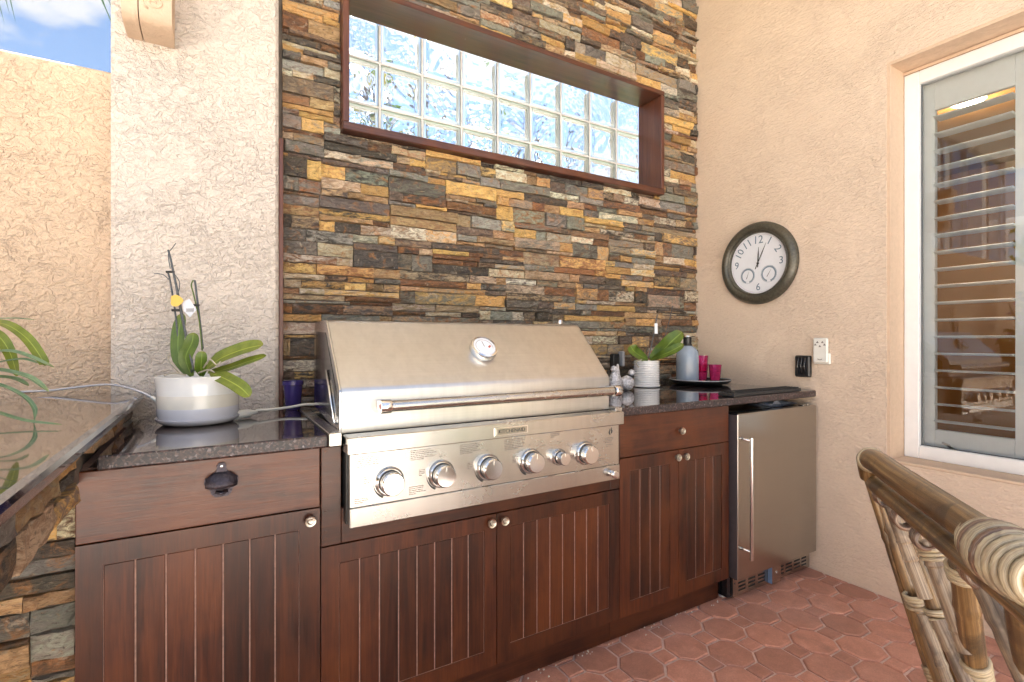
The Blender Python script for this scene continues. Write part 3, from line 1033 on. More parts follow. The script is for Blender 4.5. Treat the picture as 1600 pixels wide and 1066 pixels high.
c3 = empty('base_cabinet', (1.64, YD, 0), 'stained wood cabinet with one drawer and two narrow doors beside the fridge', 'cabinet', 'base cabinets')
carcass(c3, 1.318, 1.957, ZU)
dr = MB().box(1.3185, 1.9565, YD, YD + .02, .7155, ZU - .0015, .002).build('drawer_front', M['wood_h'], c3)
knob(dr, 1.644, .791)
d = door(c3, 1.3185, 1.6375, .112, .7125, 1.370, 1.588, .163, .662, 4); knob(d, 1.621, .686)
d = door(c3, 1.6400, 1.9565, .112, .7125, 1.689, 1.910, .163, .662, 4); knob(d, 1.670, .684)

ct = empty('countertop', (1.0, 1.8, ZU), 'polished dark speckled granite countertop either side of the grill', 'countertop')
def slab(x0, x1, y0, y1):
    o = MB().box(x0, x1, y0, y1, ZU + .0005, ZC, .004).build('slab', M['granite'], ct)
    o.data.materials.append(M['granite_edge'])
    for pg in o.data.polygons:
        if pg.normal.y < -.5: pg.material_index = 1
    return o
slab(-.2195, .2655, YF, YC - .001); slab(1.3065, XW - .001, YF, YB - .003)
slab(.2663, 1.3057, 1.93, YB - .003); slab(.216, .2655, YC - .0005, YB - .003)

# bottle opener on the drawer
op = empty('bottle_opener', (.018, YD, .78), 'cast iron bottle opener screwed to the drawer under the granite', 'bottle opener')
out = [(-.010, .0765), (-.006, .083), (.006, .083), (.010, .0765), (.011, .064), (.022, .055), (.0355, .046), (.037, .036), (.031, .027), (.024, .018), (.021, .008), (.013, .001), (-.013, .001), (-.021, .008), (-.024, .018), (-.031, .027), (-.037, .036), (-.0355, .046), (-.022, .055), (-.011, .064)]
b = MB(); b.prism([(.018 + x, YD - .006, .778 + z) for x, z in out], (0, .0055, 0)); fixn(b.build('back_plate', M['iron'], op))
rows = []
for i in range(9):
    a = -1.25 + 2.5 * i / 8
    rows.append([(.018 + (.0365 + .002 * (k == 1)) * math.sin(a) * s, YD - .005 - q * math.cos(a), .778 + z) for k, (s, q, z) in enumerate(((.55, .008, .060), (.9, .022, .050), (1.0, .029, .037), (1.0, .030, .028), (.93, .026, .026), (.8, .012, .034)))])
b = MB(); b.grid(rows); fixn(b.build('opener_hood', M['iron'], op, True))
MB().tube([(.018 - .012, YD - .012, .793), (.018, YD - .020, .790), (.018 + .012, YD - .012, .793)], .004, 8).build('catch_tooth', M['iron'], op, True)
MB().lathe([(.0035, 0), (.003, .0015), (.0005, .002)], (.018, YD - .006, .853), 12, 'y').build('screw', M['chrome'], op)

# ------------------------------------------------------------------ grill
gr = empty('grill', (.785, 1.65, .66), 'built-in stainless steel gas grill with closed hood and row of knobs', 'grill')
GX0, GX1 = .300, 1.273
b = MB(); b.box(.309, 1.268, 1.402, 1.90, .664, .8995); b.build('firebox', M['black'], gr)
b = MB()
b.box(.2665, GX0 - .001, 1.405, 1.93, .877, .9125, .002); b.box(GX1 + .001, 1.3055, 1.405, 1.93, .877, .9125, .002)
b.box(GX0, GX1, 1.852, 1.93, .877, .9125, .002)
b.build('mounting_flange', M['steel_lo'], gr)
# hood
prof = [(1.442, .9035), (1.440, 1.016), (1.4425, 1.024), (1.448, 1.031), (1.622, 1.214), (1.630, 1.2205), (1.640, 1.223), (1.815, 1.223), (1.832, 1.215), (1.842, 1.195), (1.846, .935)]
b = MB()
b.grid([[(GX0 + .0025, y, z) for y, z in prof], [(GX1 - .0025, y, z) for y, z in prof]])
hood = fixn(b.build('hood', M['steel'], gr, 'auto'))
for xa in (GX0, GX1):
    sgn = 1 if xa == GX0 else -1
    b = MB(); b.prism([(xa, y, z) for y, z in prof], (sgn * .006, 0, 0)); fixn(b.build('side_plate', M['chrome'] if sgn > 0 else M['steel'], hood))
    b = MB()
    ins = [(1.475, .93), (1.475, 1.012), (1.64, 1.185), (1.80, 1.190), (1.81, .955)]
    b.prism([(xa - sgn * .0012, y, z) for y, z in ins], (sgn * .001, 0, 0)); fixn(b.build('side_panel', M['black_gloss'], hood))
    MB().tube([(xa - sgn * .004, 1.49, .925), (xa - sgn * .0045, 1.60, 1.07)], .004, 8).build('hinge_arm', M['chrome'], hood, True)
MB().box(GX0 + .02, GX1 - .02, 1.45, 1.8, .898, .906).build('hood_gap_shade', M['black'], gr)  # black slab in place of the shaded gap under the hood
# handle
hz, hy = .977, 1.388
b = MB(); b.tube([(.425, hy, hz), (1.243, hy, hz)], .0160, 20); hd = b.build('handle', M['steel_lo'], gr, 'auto')
for xa, s in ((.398, 1), (1.247, -1)):
    b = MB(); b.lathe([(.0185, 0), (.0198, .002), (.0198, .028), (.0185, .030)], (0, 0, 0), 22, 'x')
    b.v = [(xa + (-p[0] if True else 0), hy + p[1], hz + p[2]) for p in b.v]
    fixn(b.build('handle_collar', M['chrome'], hd, 'auto'))
    b = MB(); b.box(xa + .004, xa + .024, hy + .008, 1.4395, hz - .014, hz + .016, .003); b.build('handle_post', M['chrome'], hd)
MB().lathe([(.0075, 0), (.0070, .0012), (.0005, .0014)], (0, 0, 0), 14, 'x').build('red_stud', plain('pink_enamel', (.55, .22, .22), .4), hd, False, (0, 0, 0)).location = Vector((.398, hy, hz)) - W[hd.name]
# thermometer on the sloping hood
sl = Vector((0, 1.622 - 1.448, 1.214 - 1.031)).normalized(); nrm = Vector((0, -sl.z, sl.y))
tq = P(751, 542, 1.93)
kk = (Vector((0, 1.535, 1.1225)) - Vector(tq)).dot(nrm)
tl = Vector((.790, 1.5355, 1.1232))
def disc(name, prof, m, parent, c, up, smooth='auto', n=28):
    b = MB(); b.lathe(prof, (0, 0, 0), n)
    q = Vector((0, 0, 1)).rotation_difference(up)
    b.v = [tuple(q @ Vector(p) + c) for p in b.v]
    return b.build(name, m, parent, smooth)
th_ = disc('thermometer', [(.046, 0), (.0485, .004), (.0485, .018), (.046, .024), (.040, .0255), (.0395, .0225), (.001, .0225)], M['chrome'], hood, tl, nrm)
disc('thermometer_dial', [(.039, 0), (.039, .001), (.0005, .001)], M['clock_face'], th_, tl + nrm * .0225, nrm)
ux = Vector((1, 0, 0)); uy = sl
def onthermo(pts, w_, nm, m):
    b = MB(); b.tube([tl + nrm * .0238 + ux * x + uy * y for x, y in pts], w_, 4); return b.build(nm, m, th_)
onthermo([(0, 0), (-.002, .024)], .0011, 'thermometer_needle', M['print_black'])
onthermo([(.031 * math.cos(R(a)), .031 * math.sin(R(a))) for a in range(-20, 221, 12)], .0006, 'dial_scale', M['print'])
onthermo([(.015, -.004), (.022, .002)], .0045, 'dial_mark', M['print_red'])
disc('hinge_bolt', [(.011, 0), (.011, .014), (.008, .018), (.0005, .019)], M['chrome'], gr, Vector((1.352, 1.86, 1.235)), Vector((0, 0, 1)))
MB().box(1.268, 1.358, 1.853, 1.867, 1.20, 1.2345, .002).build('hinge_bracket', M['steel_lo'], gr)
# control panel
YP = 1.375
b = MB(); b.box(.305, 1.276, 1.362, 1.425, .857, .9035, .003); b.build('panel_lip', M['steel_lo'], gr)
b = MB(); b.box(.313, 1.262, YP, 1.401, .7135, .8565, .0015); pan = b.build('control_panel', M['steel_lo'], gr)
b = MB(); b.box(.312, 1.263, 1.371, 1.402, .661, .713, .002); b.build('drip_strip', M['steel_lo'], gr)
def gknob(x, z, r_, parent):
    b = MB(); b.lathe([(r_ * 1.30, 0), (r_ * 1.30, .003), (r_ * 1.22, .010), (r_ * 1.12, .013), (r_ * 1.10, .010)], (x, YP - .0003, z), 32, 'y')
    bz = b.build('bezel', M['chrome'], parent, 'auto')
    b = MB(); b.lathe([(r_ * 1.06, .0), (r_ * 1.06, .008)], (x, YP - .004, z), 28, 'y'); b.build('bezel_gap_shade', M['black'], bz)  # black ring painting the shaded gap between bezel and knob
    b = MB(); b.lathe([(r_ * .94, .004), (r_ * 1.0, .014), (r_, .038), (r_ * .90, .042), (.0004, .0422)], (x, YP, z), 32, 'y')
    k = b.build('control_knob', M['chrome'], parent, 'auto')
    b = MB(); b.box(x - .0016, x + .0016, YP - .0431, YP - .030, z + r_ * .45, z + r_ * .985, .0005); b.build('knob_pointer', M['steel_lo'], k)
    return k
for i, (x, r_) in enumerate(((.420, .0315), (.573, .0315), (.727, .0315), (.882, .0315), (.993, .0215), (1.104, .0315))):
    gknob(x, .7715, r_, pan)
    if i < 4:
        b = MB(); b.tube([(x + .0445 * math.cos(R(a)), YP - .0004, .7715 + .0445 * math.sin(R(a))) for a in range(185, 246, 6)], [.0005 + .0028 * k / 10 for k in range(11)], 6); b.build('flow_mark', M['print_black'], pan)
def printlines(x, z, w_, n, m, lead=.0052):
    """rows of small illegible print"""
    b = MB()
    for k in range(n):
        xx = x
        end = x + w_ * (rnd.uniform(.75, 1.0) if k < n - 1 else rnd.uniform(.3, .7))
        while xx < end:
            l_ = rnd.uniform(.003, .010)
            b.box(xx, min(xx + l_, end), YP - .0003, YP + .0005, z - k * lead, z - k * lead + .0021)
            xx += l_ + .0018
    b.build('printed_text', m, pan)
for x, z, w_, n, m in ((.325, .845, .072, 6, 'print'), (.480, .847, .080, 6, 'print'), (.633, .847, .074, 6, 'print'), (.786, .847, .076, 7, 'print'), (.962, .849, .040, 3, 'print'),
                       (.325, .734, .042, 3, 'print_red'), (.476, .745, .052, 5, 'print'), (1.195, .812, .044, 4, 'print'), (1.200, .788, .036, 2, 'print'), (1.150, .742, .050, 2, 'print'),
                       (.350, .790, .024, 4, 'print'), (.505, .790, .022, 4, 'print'), (.658, .790, .022, 4, 'print'), (.815, .790, .022, 4, 'print'), (1.026, .768, .024, 3, 'print')):
    printlines(x, z, w_, n, M[m])
for x in (.415, .568, .722, .877, .988, 1.099): printlines(x, .822, .012, 1, M['print'])
b = MB()                                   # flame emblem
for s in (-1, 1):
    b.prism([(1.222 + s * .001 + s * x, YP - .0004, .822 + (.004 if s > 0 else 0) + z) for x, z in ((0, 0), (.006, .004), (.008, .011), (.004, .017), (.0045, .024), (-.0005, .017), (.002, .010))], (0, .0008, 0))
fixn(b.build('flame_emblem', M['print_black'], pan))
bd = MB().box(.742, .864, 1.3585, 1.3625, .866, .892, .001).build('badge', M['chrome'], gr)
MB().box(.7475, .8585, 1.3575, 1.359, .8695, .8885, .0005).build('badge_field', M['steel_dk'], bd)
text_mesh('badge_lettering', 'KITCHENAID', .0165, M['print_black'], (.803, 1.3570, .879), (R(90), 0, 0), bd)
b = MB(); b.lathe([(.012, 0), (.012, .004), (.008, .006), (.008, .012), (.013, .014), (.0145, .024), (.012, .028), (.004, .0285)], (1.222, 1.371, .687), 18, 'y'); b.build('ignition_button', M['chrome'], gr, 'auto')

# ------------------------------------------------------------------ fridge
fr = empty('fridge', (2.29, 1.45, 0), 'under-counter fridge with stainless steel door and bar handle', 'fridge')
b = MB(); b.box(1.972, 2.600, 1.452, 2.08, .012, .838); b.build('cabinet_body', M['black_gloss'], fr)
dr = MB().box(1.974, 2.596, 1.400, 1.448, .106, .836, .004).build('door', M['steel_dk'], fr)
MB().box(1.9735, 1.9795, 1.4025, 1.4475, .11, .832).build('door_edge', plain('dark_door_edge', (.06, .05, .055), .35), dr)
b = MB(); b.tube([(1.999, 1.350, .211), (1.999, 1.350, .739)], .0078, 16); h_ = b.build('handle', M['chrome'], dr, 'auto')
for z in (.245, .725):
    MB().tube([(1.999, 1.352, z), (1.993, 1.385, z + .004), (1.991, 1.401, z + .004)], [.0055, .0055, .0075], 10).build('handle_post', M['chrome'], h_, True)
b = MB()
YKP = 1.444
b.box(2.003, 2.034, YKP, YKP + .003, .008, .112); b.box(2.590, 2.612, YKP, YKP + .003, .008, .112)
b.box(2.0345, 2.5895, YKP, YKP + .003, .008, .018); b.box(2.0345, 2.5895, YKP, YKP + .003, .103, .112)
gx = [2.0345]
groups = [(2.040, 2.092), (2.112, 2.164), (2.184, 2.236), (2.345, 2.388), (2.405, 2.457), (2.474, 2.526), (2.540, 2.582)]
px = 2.0345
for (a, c) in groups:
    b.box(px, a, YKP, YKP + .003, .0182, .1028)
    for k in range(5):
        z = .0182 + .0846 * k / 5
        b.box(a + .0003, c - .0003, YKP, YKP + .003, z + .0002, z + .0085)
    px = c
b.box(px, 2.5895, YKP, YKP + .003, .0182, .1028)
kp = b.build('kick_grille', M['steel_dk'], fr)
MB().box(2.004, 2.61, YKP + .0035, YKP + .0075, .010, .110).build('grille_slot_shade', M['black'], kp)  # black sheet that gives the slots their shadow
lk = MB().box(2.262, 2.332, 1.422, 1.4435, .012, .098, .002).build('lock_bracket', M['steel_dk'], fr)
MB().box(2.2600, 2.2617, 1.423, 1.443, .014, .096).build('protective_film', M['blue_film'], lk)
MB().lathe([(.0075, 0), (.007, .003), (.0005, .005)], (2.298, 1.422, .060), 14, 'y').build('screw', M['chrome'], lk, 'auto')
for x, z in ((2.014, .104), (2.601, .098)):
    MB().lathe([(.006, 0), (.006, .006), (.003, .009), (.0005, .0092)], (x, YKP, z), 12, 'y').build('hinge_pin', M['chrome'], fr, 'auto')
for z in (.085, .068): MB().lathe([(.0035, 0), (.0035, .0006), (.0004, .0007)], (2.014, YKP, z), 10, 'y').build('bolt_hole', M['black'], kp)
for x in (1.99, 2.575): MB().lathe([(.016, 0), (.016, .006), (.009, .007), (.009, .0115)], (x, 1.49, .0006), 12).build('foot', M['tray_rim'], fr)
for x in (2.55, 2.515): MB().box(x, x + .022, 1.42, 1.446, .8365, .8405, .001).build('hinge_plate', M['chrome'], fr)
# crumpled bag in the gap above the fridge
rows = []
for i in range(9):
    rows.append([(2.33 + .028 * i, 1.47 + .03 * j, .8395 + max(0, .012 * math.sin(i * 1.3 + j) + .010 * math.sin(j * 2.1 + i * .7) + .006)) for j in range(6)])
b = MB(); b.grid(rows, flip=True); n0 = len(b.v); b.grid([[(p[0], p[1], .839) for p in r_] for r_ in rows])
tag(fixn(b.build('plastic_bag', M['plastic_bag'], None, True)), 'crumpled pale plastic sheet tucked on top of the fridge', 'bag')

# ------------------------------------------------------------------ shuttered window in the right wall
wn = empty('window', (2.78, .3, WZ0), 'white framed window with open plantation shutters in the beige wall', 'window')
XF = 2.755
b = MB()
fw = .058
y0, y1, z0, z1 = WY0 + .004, WY1 - .014, WZ0 + .0125, 2.382
b.box(XF, XF + .05, y1 - fw, y1, z0, z1, .003); b.box(XF, XF + .05, y0, y0 + fw, z0, z1, .003)
b.box(XF, XF + .05, y0 + fw + .0005, y1 - fw - .0005, z0, z0 + fw, .003); b.box(XF, XF + .05, y0 + fw + .0005, y1 - fw - .0005, z1 - fw, z1, .003)
b.build('frame', M['white_paint'], wn)
b = MB(); b.box(XF - .004, XF - .0005, y0 - .002, y1 + .002, z1 + .0005, z1 + .014); b.box(XF + .010, XF + .02, y1 + .0003, y1 + .0022, z0, z1); 
b.build('sealant_bead', M['stucco_smooth'], wn)
MB().grid([[(XF + .024, y0 + fw - .004, z0 + fw - .004), (XF + .024, y0 + fw - .004, z1 - fw + .004)], [(XF + .024, y1 - fw + .004, z0 + fw - .004), (XF + .024, y1 - fw + .004, z1 - fw + .004)]]).build('pane', M['pane'], wn)
b = MB(); gs = .004
b.box(XF + .0215, XF + .0275, y1 - fw - gs, y1 - fw - .0002, z0 + fw, z1 - fw); b.box(XF + .0215, XF + .0275, y0 + fw, y1 - fw, z0 + fw, z0 + fw + gs)
b.build('gasket', M['stake'], wn)
XS = 2.822
def shutter(ya, yb):
    """hinged panel from ya up to yb"""
    sh = MB()
    st = .042
    sh.box(XS, XS + .026, yb - st, yb, z0 + .02, z1 - .02, .002); sh.box(XS, XS + .026, ya, ya + st, z0 + .02, z1 - .02, .002)
    zb, zt = .755, 2.205
    sh.box(XS, XS + .026, ya + st + .0004, yb - st - .0004, z0 + .02, zb, .002); sh.box(XS, XS + .026, ya + st + .0004, yb - st - .0004, zt, z1 - .02, .002)
    s_ = sh.build('shutter', M['shutter_paint'], wn)
    nz = 19
    pit = (zt - zb) / nz
    for k in range(nz):
        zc = zb + pit * (k + .5)
        l_ = MB()
        t = R(-3)
        pr = [(-.040, 0), (-.030, .0042), (0, .0055), (.030, .0042), (.040, 0), (.030, -.0042), (0, -.0055), (-.030, -.0042)]
        l_.prism([(XS + .013 + x * math.cos(t) - z * math.sin(t), yb - st - .002, zc + x * math.sin(t) + z * math.cos(t)) for x, z in pr], (0, -(yb - ya - 2 * st - .004), 0))
        fixn(l_.build('louver', M['shutter_paint'], s_))
yy = 1.040
b = MB(); b.box(XS - .035, XS + .05, yy + .0005, yy + .03, z0 + .005, z1 - .005); b.box(XS - .035, XS + .05, y0 + .03, yy, z1 - .018, z1 - .004); b.box(XS - .035, XS + .05, y0 + .03, yy, z0 + .004, z0 + .018)
b.build('shutter_casing', M['shutter_paint'], wn)
for k in range(4):
    shutter(yy - .353 * (k + 1) + .003, yy - .353 * k)
# latch on the bottom rail of the frame
b = MB(); b.prism([(XF + .016, .915, .678), (XF + .016, .93, .705), (XF + .016, .955, .712), (XF + .016, .957, .704), (XF + .016, .94, .696), (XF + .016, .885, .676)], (.006, 0, 0)); fixn(b.build('latch', plain('grey_latch', (.32, .32, .30), .5), wn))

# the room behind the window
rm = MB()
rm.box(6.3, 6.4, -2.4, 2.6, -.05, 2.9); rm.box(XW + .161, 6.3, 2.45, 2.55, -.05, 2.9); rm.box(XW + .161, 6.3, -2.4, -2.3, -.05, 2.9)
rm.box(XW + .161, 6.3, -2.3, 2.45, 2.8, 2.9)
tag(rm.build('room_wall', M['room_wall']), 'ochre walls and ceiling of the room seen through the shutters', 'room wall')
b = MB(); b.box(XW + .161, 6.3, -2.3, 2.45, -.05, 0); structure(b.build('room_floor', M['room_floor']))
lp = empty('ceiling_light', (4.2, 1.49, 2.79), 'lit recessed ceiling light glimpsed through the top shutter slats', 'ceiling light')
lz = P(1512, 147, 3.45)
W[lp.name] = lp.location = Vector((lz.x, lz.y, 2.79))
b = MB(); b.lathe([(.10, 0), (.10, .008)], (lz.x, lz.y, 2.788), 24); b.build('trim_ring', M['white_paint'], lp)
b = MB(); b.lathe([(.085, 0), (.085, .004)], (lz.x, lz.y, 2.782), 24); b.build('lamp_disc', M['lamp'], lp)
pl = bpy.data.lights.new('room_lamp_light', 'POINT'); pl.energy = 2.2; pl.color = (1, .78, .5); pl.shadow_soft_size = .09
po = bpy.data.objects.new('room_lamp_light', pl); COL.objects.link(po); po.location = (lz.x, lz.y, 2.68)
# oval mirror on the far wall of that room
mc = Vector((5.0, 2.43, 1.85))
mr = empty('mirror', mc, 'oval framed mirror on the ochre room wall behind the shutters', 'mirror')
b = MB(); b.tube([(mc.x + .30 * math.cos(a), mc.y, mc.z + .45 * math.sin(a)) for a in [i * 2 * math.pi / 32 for i in range(32)]], .03, 8, close=True); b.build('mirror_frame', M['wood_frame'], mr, True)
b = MB(); b.lathe([(1, 0), (1, .008), (.001, .009)], (0, 0, 0), 32, 'y'); b.v = [(mc.x + p[0] * .295, mc.y + .008 + p[1], mc.z + p[2] * .445) for p in b.v]; b.build('mirror_glass', plain('mirror_silver', (.55, .55, .58), .1, 1.0), mr)

# ------------------------------------------------------------------ wall clock
ck = Vector((XW - .0035, 1.722, 1.587))
cl = empty('wall_clock', ck, 'round bronze wall clock with white dial, numerals and two small dials', 'clock')
RC = .228
b = MB(); b.lathe([(RC * .97, 0), (RC, .008), (RC * 1.0, .020), (RC * .955, .034), (RC * .90, .042), (RC * .84, .043), (RC * .80, .037), (RC * .785, .030), (RC * .765, .032), (RC * .745, .028), (RC * .735, .012)], ck, 56, 'x', cap=False)
b.build('case', M['clock_case'], cl, 'auto')
b = MB(); b.lathe([(RC * .745, .008), (RC * .745, .011), (.0005, .011)], ck, 48, 'x'); dial = b.build('dial', M['clock_face'], cl)
XD = ck.x - .0118
RD = RC * .735
def cp(r_, deg):          # clock position: degrees clockwise from 12
    a = R(deg); return (XD, ck.y - r_ * math.sin(a), ck.z + r_ * math.cos(a))
ROT = (R(90), 0, R(-90))
for h_, sz, rr in ((12, .062, .77), (1, .060, .79), (2, .058, .78), (3, .056, .79), (6, .056, .79), (9, .056, .79), (10, .058, .78), (11, .060, .78)):
    x, y, z = cp(RD * rr, h_ * 30)
    tm = text_mesh('numeral', str(h_), sz, M['print_blue'], (x, y, z), ROT, dial, .0003)
    if h_ in (10, 11, 1, 2): tm.rotation_euler = (Matrix.Rotation(R(-90), 4, 'Z') @ Matrix.Rotation(R(90), 4, 'X') @ Matrix.Rotation(-R(h_ * 30), 4, 'Z')).to_euler()
b = MB(); b.tube([cp(RD * .955, i * 6) for i in range(60)], .0007, 4, close=True); b.build('minute_ring', plain('faint_rose_print', (.55, .45, .50), .6), dial)
def hand(L0, L1, deg, w_, nm, xo):
    a = R(deg); d_ = Vector((0, -math.sin(a), math.cos(a))); s_ = Vector((0, math.cos(a), math.sin(a)))
    c = Vector((XD - xo, ck.y, ck.z))
    b = MB(); b.prism([c - d_ * L0 + s_ * w_, c + d_ * L1 * .55 + s_ * w_ * 1.2, c + d_ * L1 + s_ * w_ * .2, c + d_ * L1 - s_ * w_ * .2, c + d_ * L1 * .55 - s_ * w_ * 1.2, c - d_ * L0 - s_ * w_], (.0012, 0, 0))
    return fixn(b.build(nm, M['print_black'], dial))
hand(.022, .090, 3, .0024, 'hour_hand', .004)
hand(.034, .118, 25, .0019, 'minute_hand', .006)
b = MB(); b.lathe([(.0055, 0), (.005, .008), (.0005, .009)], (XD, ck.y, ck.z), 14, 'x'); b.build('hand_pin', M['print_black'], dial)
for (dy, dz, rr, an) in ((.064, -.064, .041, 20), (-.062, -.064, .043, 32)):
    c = Vector((XD, ck.y + dy, ck.z + dz))
    b = MB()
    for k in range(36):
        if k in (17, 18, 19): continue
        a = k * math.pi / 18
        b.prism([c + Vector((0, -q * math.sin(t_), q * math.cos(t_))) for q, t_ in ((rr, a - .07), (rr, a + .07), (rr * .80, a + .07), (rr * .80, a - .07))], (.0006, 0, 0))
    sd = fixn(b.build('small_dial', M['print_blue'], dial))
    b = MB(); b.tube([c + Vector((0, -q * math.sin(t_), q * math.cos(t_))) for q, t_ in [(rr * 1.06, i * math.pi / 18) for i in range(36)]], .0006, 4, close=True); b.build('dial_ring', M['print_blue'], sd)
    a = R(an); d_ = Vector((-.003, -math.sin(a), math.cos(a))); s_ = Vector((0, math.cos(a), math.sin(a)))
    c2_ = c + Vector((-.002, 0, 0))
    b = MB(); b.prism([c2_ - d_ * .018 + s_ * .0016, c2_ + d_ * .026, c2_ - d_ * .018 - s_ * .0016], (.0008, 0, 0)); fixn(b.build('dial_needle', M['print_black'], sd))

# ------------------------------------------------------------------ outlets and remote
b = MB(); b.box(XW - .030, XW - .002, 1.434, 1.510, .972, 1.081, .006)
ol = tag(b.build('outlet_cover', M['black']), 'black weatherproof outlet cover on the beige wall beside the remote', 'outlet cover')
for yv in (1.455, 1.472, 1.489):
    MB().tube([(XW - .031, yv, .985), (XW - .034, yv + .004, 1.03), (XW - .031, yv - .002, 1.07)], .0045, 8).build('cover_rib', M['black_gloss'], ol, True)
b = MB(); b.box(XW - .012, XW - .002, 1.343, 1.423, 1.040, 1.098, .004)
rh = tag(b.build('remote_holder', M['white_plastic']), 'white plastic holder for the remote, fixed to the beige wall', 'remote holder')
b = MB(); b.box(XW - .0285, XW - .0125, 1.348, 1.418, 1.048, 1.172, .005)
rc = tag(b.build('remote_control', M['white_plastic']), 'white remote control with small arrow buttons in its wall holder', 'remote control')
for (dy, dz) in ((-.012, .030), (.012, .030), (-.022, .018), (.022, .018), (0, .010)):
    c = Vector((XW - .0295, 1.383 + dy, 1.120 + dz))
    b = MB(); b.prism([c + Vector((0, .0065, -.004)), c + Vector((0, -.0065, -.004)), c + Vector((0, 0, .006))], (.0015, 0, 0)); fixn(b.build('button', M['print'], rc))
b = MB(); b.tube([(XW - .0295, 1.383 + .010 * math.cos(a), 1.068 - .005 * math.sin(a)) for a in [i * math.pi / 8 for i in range(9)]], .0016, 5); b.build('maker_mark', M['print'], rc)
oc = P(957, 569, 2.80); 
b = MB(); b.box(1.90, 1.945, YB - .048, YB - .012, .985, 1.085, .005)
o2 = tag(b.build('outlet_cover', M['black']), 'black outlet cover on the stone wall behind the glass birds', 'outlet cover')
b = MB(); b.box(1.953, 1.972, YB - .062, YB - .018, 1.015, 1.098, .004)
tag(b.build('plug_adapter', plain('grey_plug', (.33, .34, .37), .4)), 'grey plug adapter beside the black outlet on the stone wall', 'plug')

# ------------------------------------------------------------------ plants and leaves
def leaf(mb, pts, wid, fold=.25, up=Vector((0, 0, 1)), n=5, tip=.08, thick=0):
    """strap or paddle leaf along pts; wid = half width"""
    pts = [Vector(p) for p in pts]
    # resample with Catmull-Rom
    Q = []
    for i in range(len(pts) - 1):
        p0 = pts[max(0, i - 1)]; p1 = pts[i]; p2 = pts[i + 1]; p3 = pts[min(len(pts) - 1, i + 2)]
        for k in range(n):
            t = k / n
            Q.append(.5 * ((2 * p1) + (p2 - p0) * t + (2 * p0 - 5 * p1 + 4 * p2 - p3) * t * t + (3 * p1 - p0 - 3 * p2 + p3) * t ** 3))
    Q.append(pts[-1])
    m = len(Q); rows = []
    for i, p in enumerate(Q):
        t = (Q[min(i + 1, m - 1)] - Q[max(i - 1, 0)]).normalized()
        sd = t.cross(up)
        sd = sd.normalized() if sd.length > .05 else t.cross(Vector((1, 0, 0))).normalized()
        nn = sd.cross(t)
        s = i / (m - 1)
        w_ = wid * (min(1, .30 + s * 2.6) if s < .5 else 1) * (1 if s < .62 else math.sqrt(max(tip ** 2, 1 - ((s - .62) / .385) ** 2)))
        rows.append([p - sd * w_ + nn * w_ * fold, p - sd * w_ * .5 + nn * w_ * fold * .3, p, p + sd * w_ * .5 + nn * w_ * fold * .3, p + sd * w_ + nn * w_ * fold])
    mb.grid(rows, True)
    return mb
def smooth_pts(pts, n=6):
    pts = [Vector(p) for p in pts]; Q = []
    for i in range(len(pts) - 1):
        p0 = pts[max(0, i - 1)]; p1 = pts[i]; p2 = pts[i + 1]; p3 = pts[min(len(pts) - 1, i + 2)]
        for k in range(n):
            t = k / n
            Q.append(.5 * ((2 * p1) + (p2 - p0) * t + (2 * p0 - 5 * p1 + 4 * p2 - p3) * t * t + (3 * p1 - p0 - 3 * p2 + p3) * t ** 3))
    Q.append(pts[-1]); return Q

# banded pot with the tall orchid
pc = Vector((-.037, 1.835, ZC + .001))
pot = empty('banded_pot', pc, 'white ceramic pot with cream and lilac bands on a saucer, holding the tall orchid', 'plant pot')
def ring_part(nm, prof, m, par): 
    b = MB(); b.lathe(prof, pc, 44); return b.build(nm, m, par, 'auto')
ring_part('saucer', [(.085, 0), (.098, .004), (.110, .014), (.1115, .020), (.108, .020), (.100, .010), (.001, .009)], M['lilac_gloss'], pot)
ring_part('lower_band', [(.098, .0165), (.104, .019), (.108, .030), (.109, .052)], M['lilac_gloss'], pot)
ring_part('cream_band', [(.109, .0521), (.1095, .078), (.1092, .090)], M['cream_gloss'], pot)
ring_part('upper_band', [(.1092, .0901), (.1105, .118), (.1145, .139), (.1160, .144), (.1135, .1455), (.109, .140), (.104, .118)], M['white_gloss'], pot)
ring_part('pot_gap_shade', [(.097, .0150), (.097, .0170)], M['print_black'], pot)  # black ring painted in for the shaded gap between pot and saucer
orc = empty('orchid', pc + Vector((0, 0, .125)), 'tall bare-stemmed orchid with broad green leaves in the banded pot', 'plant')
b = MB(); b.lathe([(.1035, .118), (.08, .128), (.001, .132)], pc, 26); b.build('bark_mix', M['soil'], orc, True)
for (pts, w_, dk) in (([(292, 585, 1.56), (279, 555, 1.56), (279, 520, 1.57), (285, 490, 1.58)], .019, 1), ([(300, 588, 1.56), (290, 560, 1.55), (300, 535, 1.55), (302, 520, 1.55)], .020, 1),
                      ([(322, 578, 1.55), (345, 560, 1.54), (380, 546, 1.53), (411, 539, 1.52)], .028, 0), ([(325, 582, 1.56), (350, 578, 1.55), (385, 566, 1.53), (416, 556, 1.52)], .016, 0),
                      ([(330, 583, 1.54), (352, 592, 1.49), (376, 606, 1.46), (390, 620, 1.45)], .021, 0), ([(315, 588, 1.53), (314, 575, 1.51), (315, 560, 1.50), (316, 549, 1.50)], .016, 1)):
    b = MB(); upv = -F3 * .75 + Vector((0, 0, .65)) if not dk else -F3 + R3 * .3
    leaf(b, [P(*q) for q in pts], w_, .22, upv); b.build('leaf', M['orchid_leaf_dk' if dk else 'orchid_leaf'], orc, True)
def stem(nm, pts, r_, m, par, n=8): return MB().tube(smooth_pts([P(*q) for q in pts]), r_, n).build(nm, m, par, True)
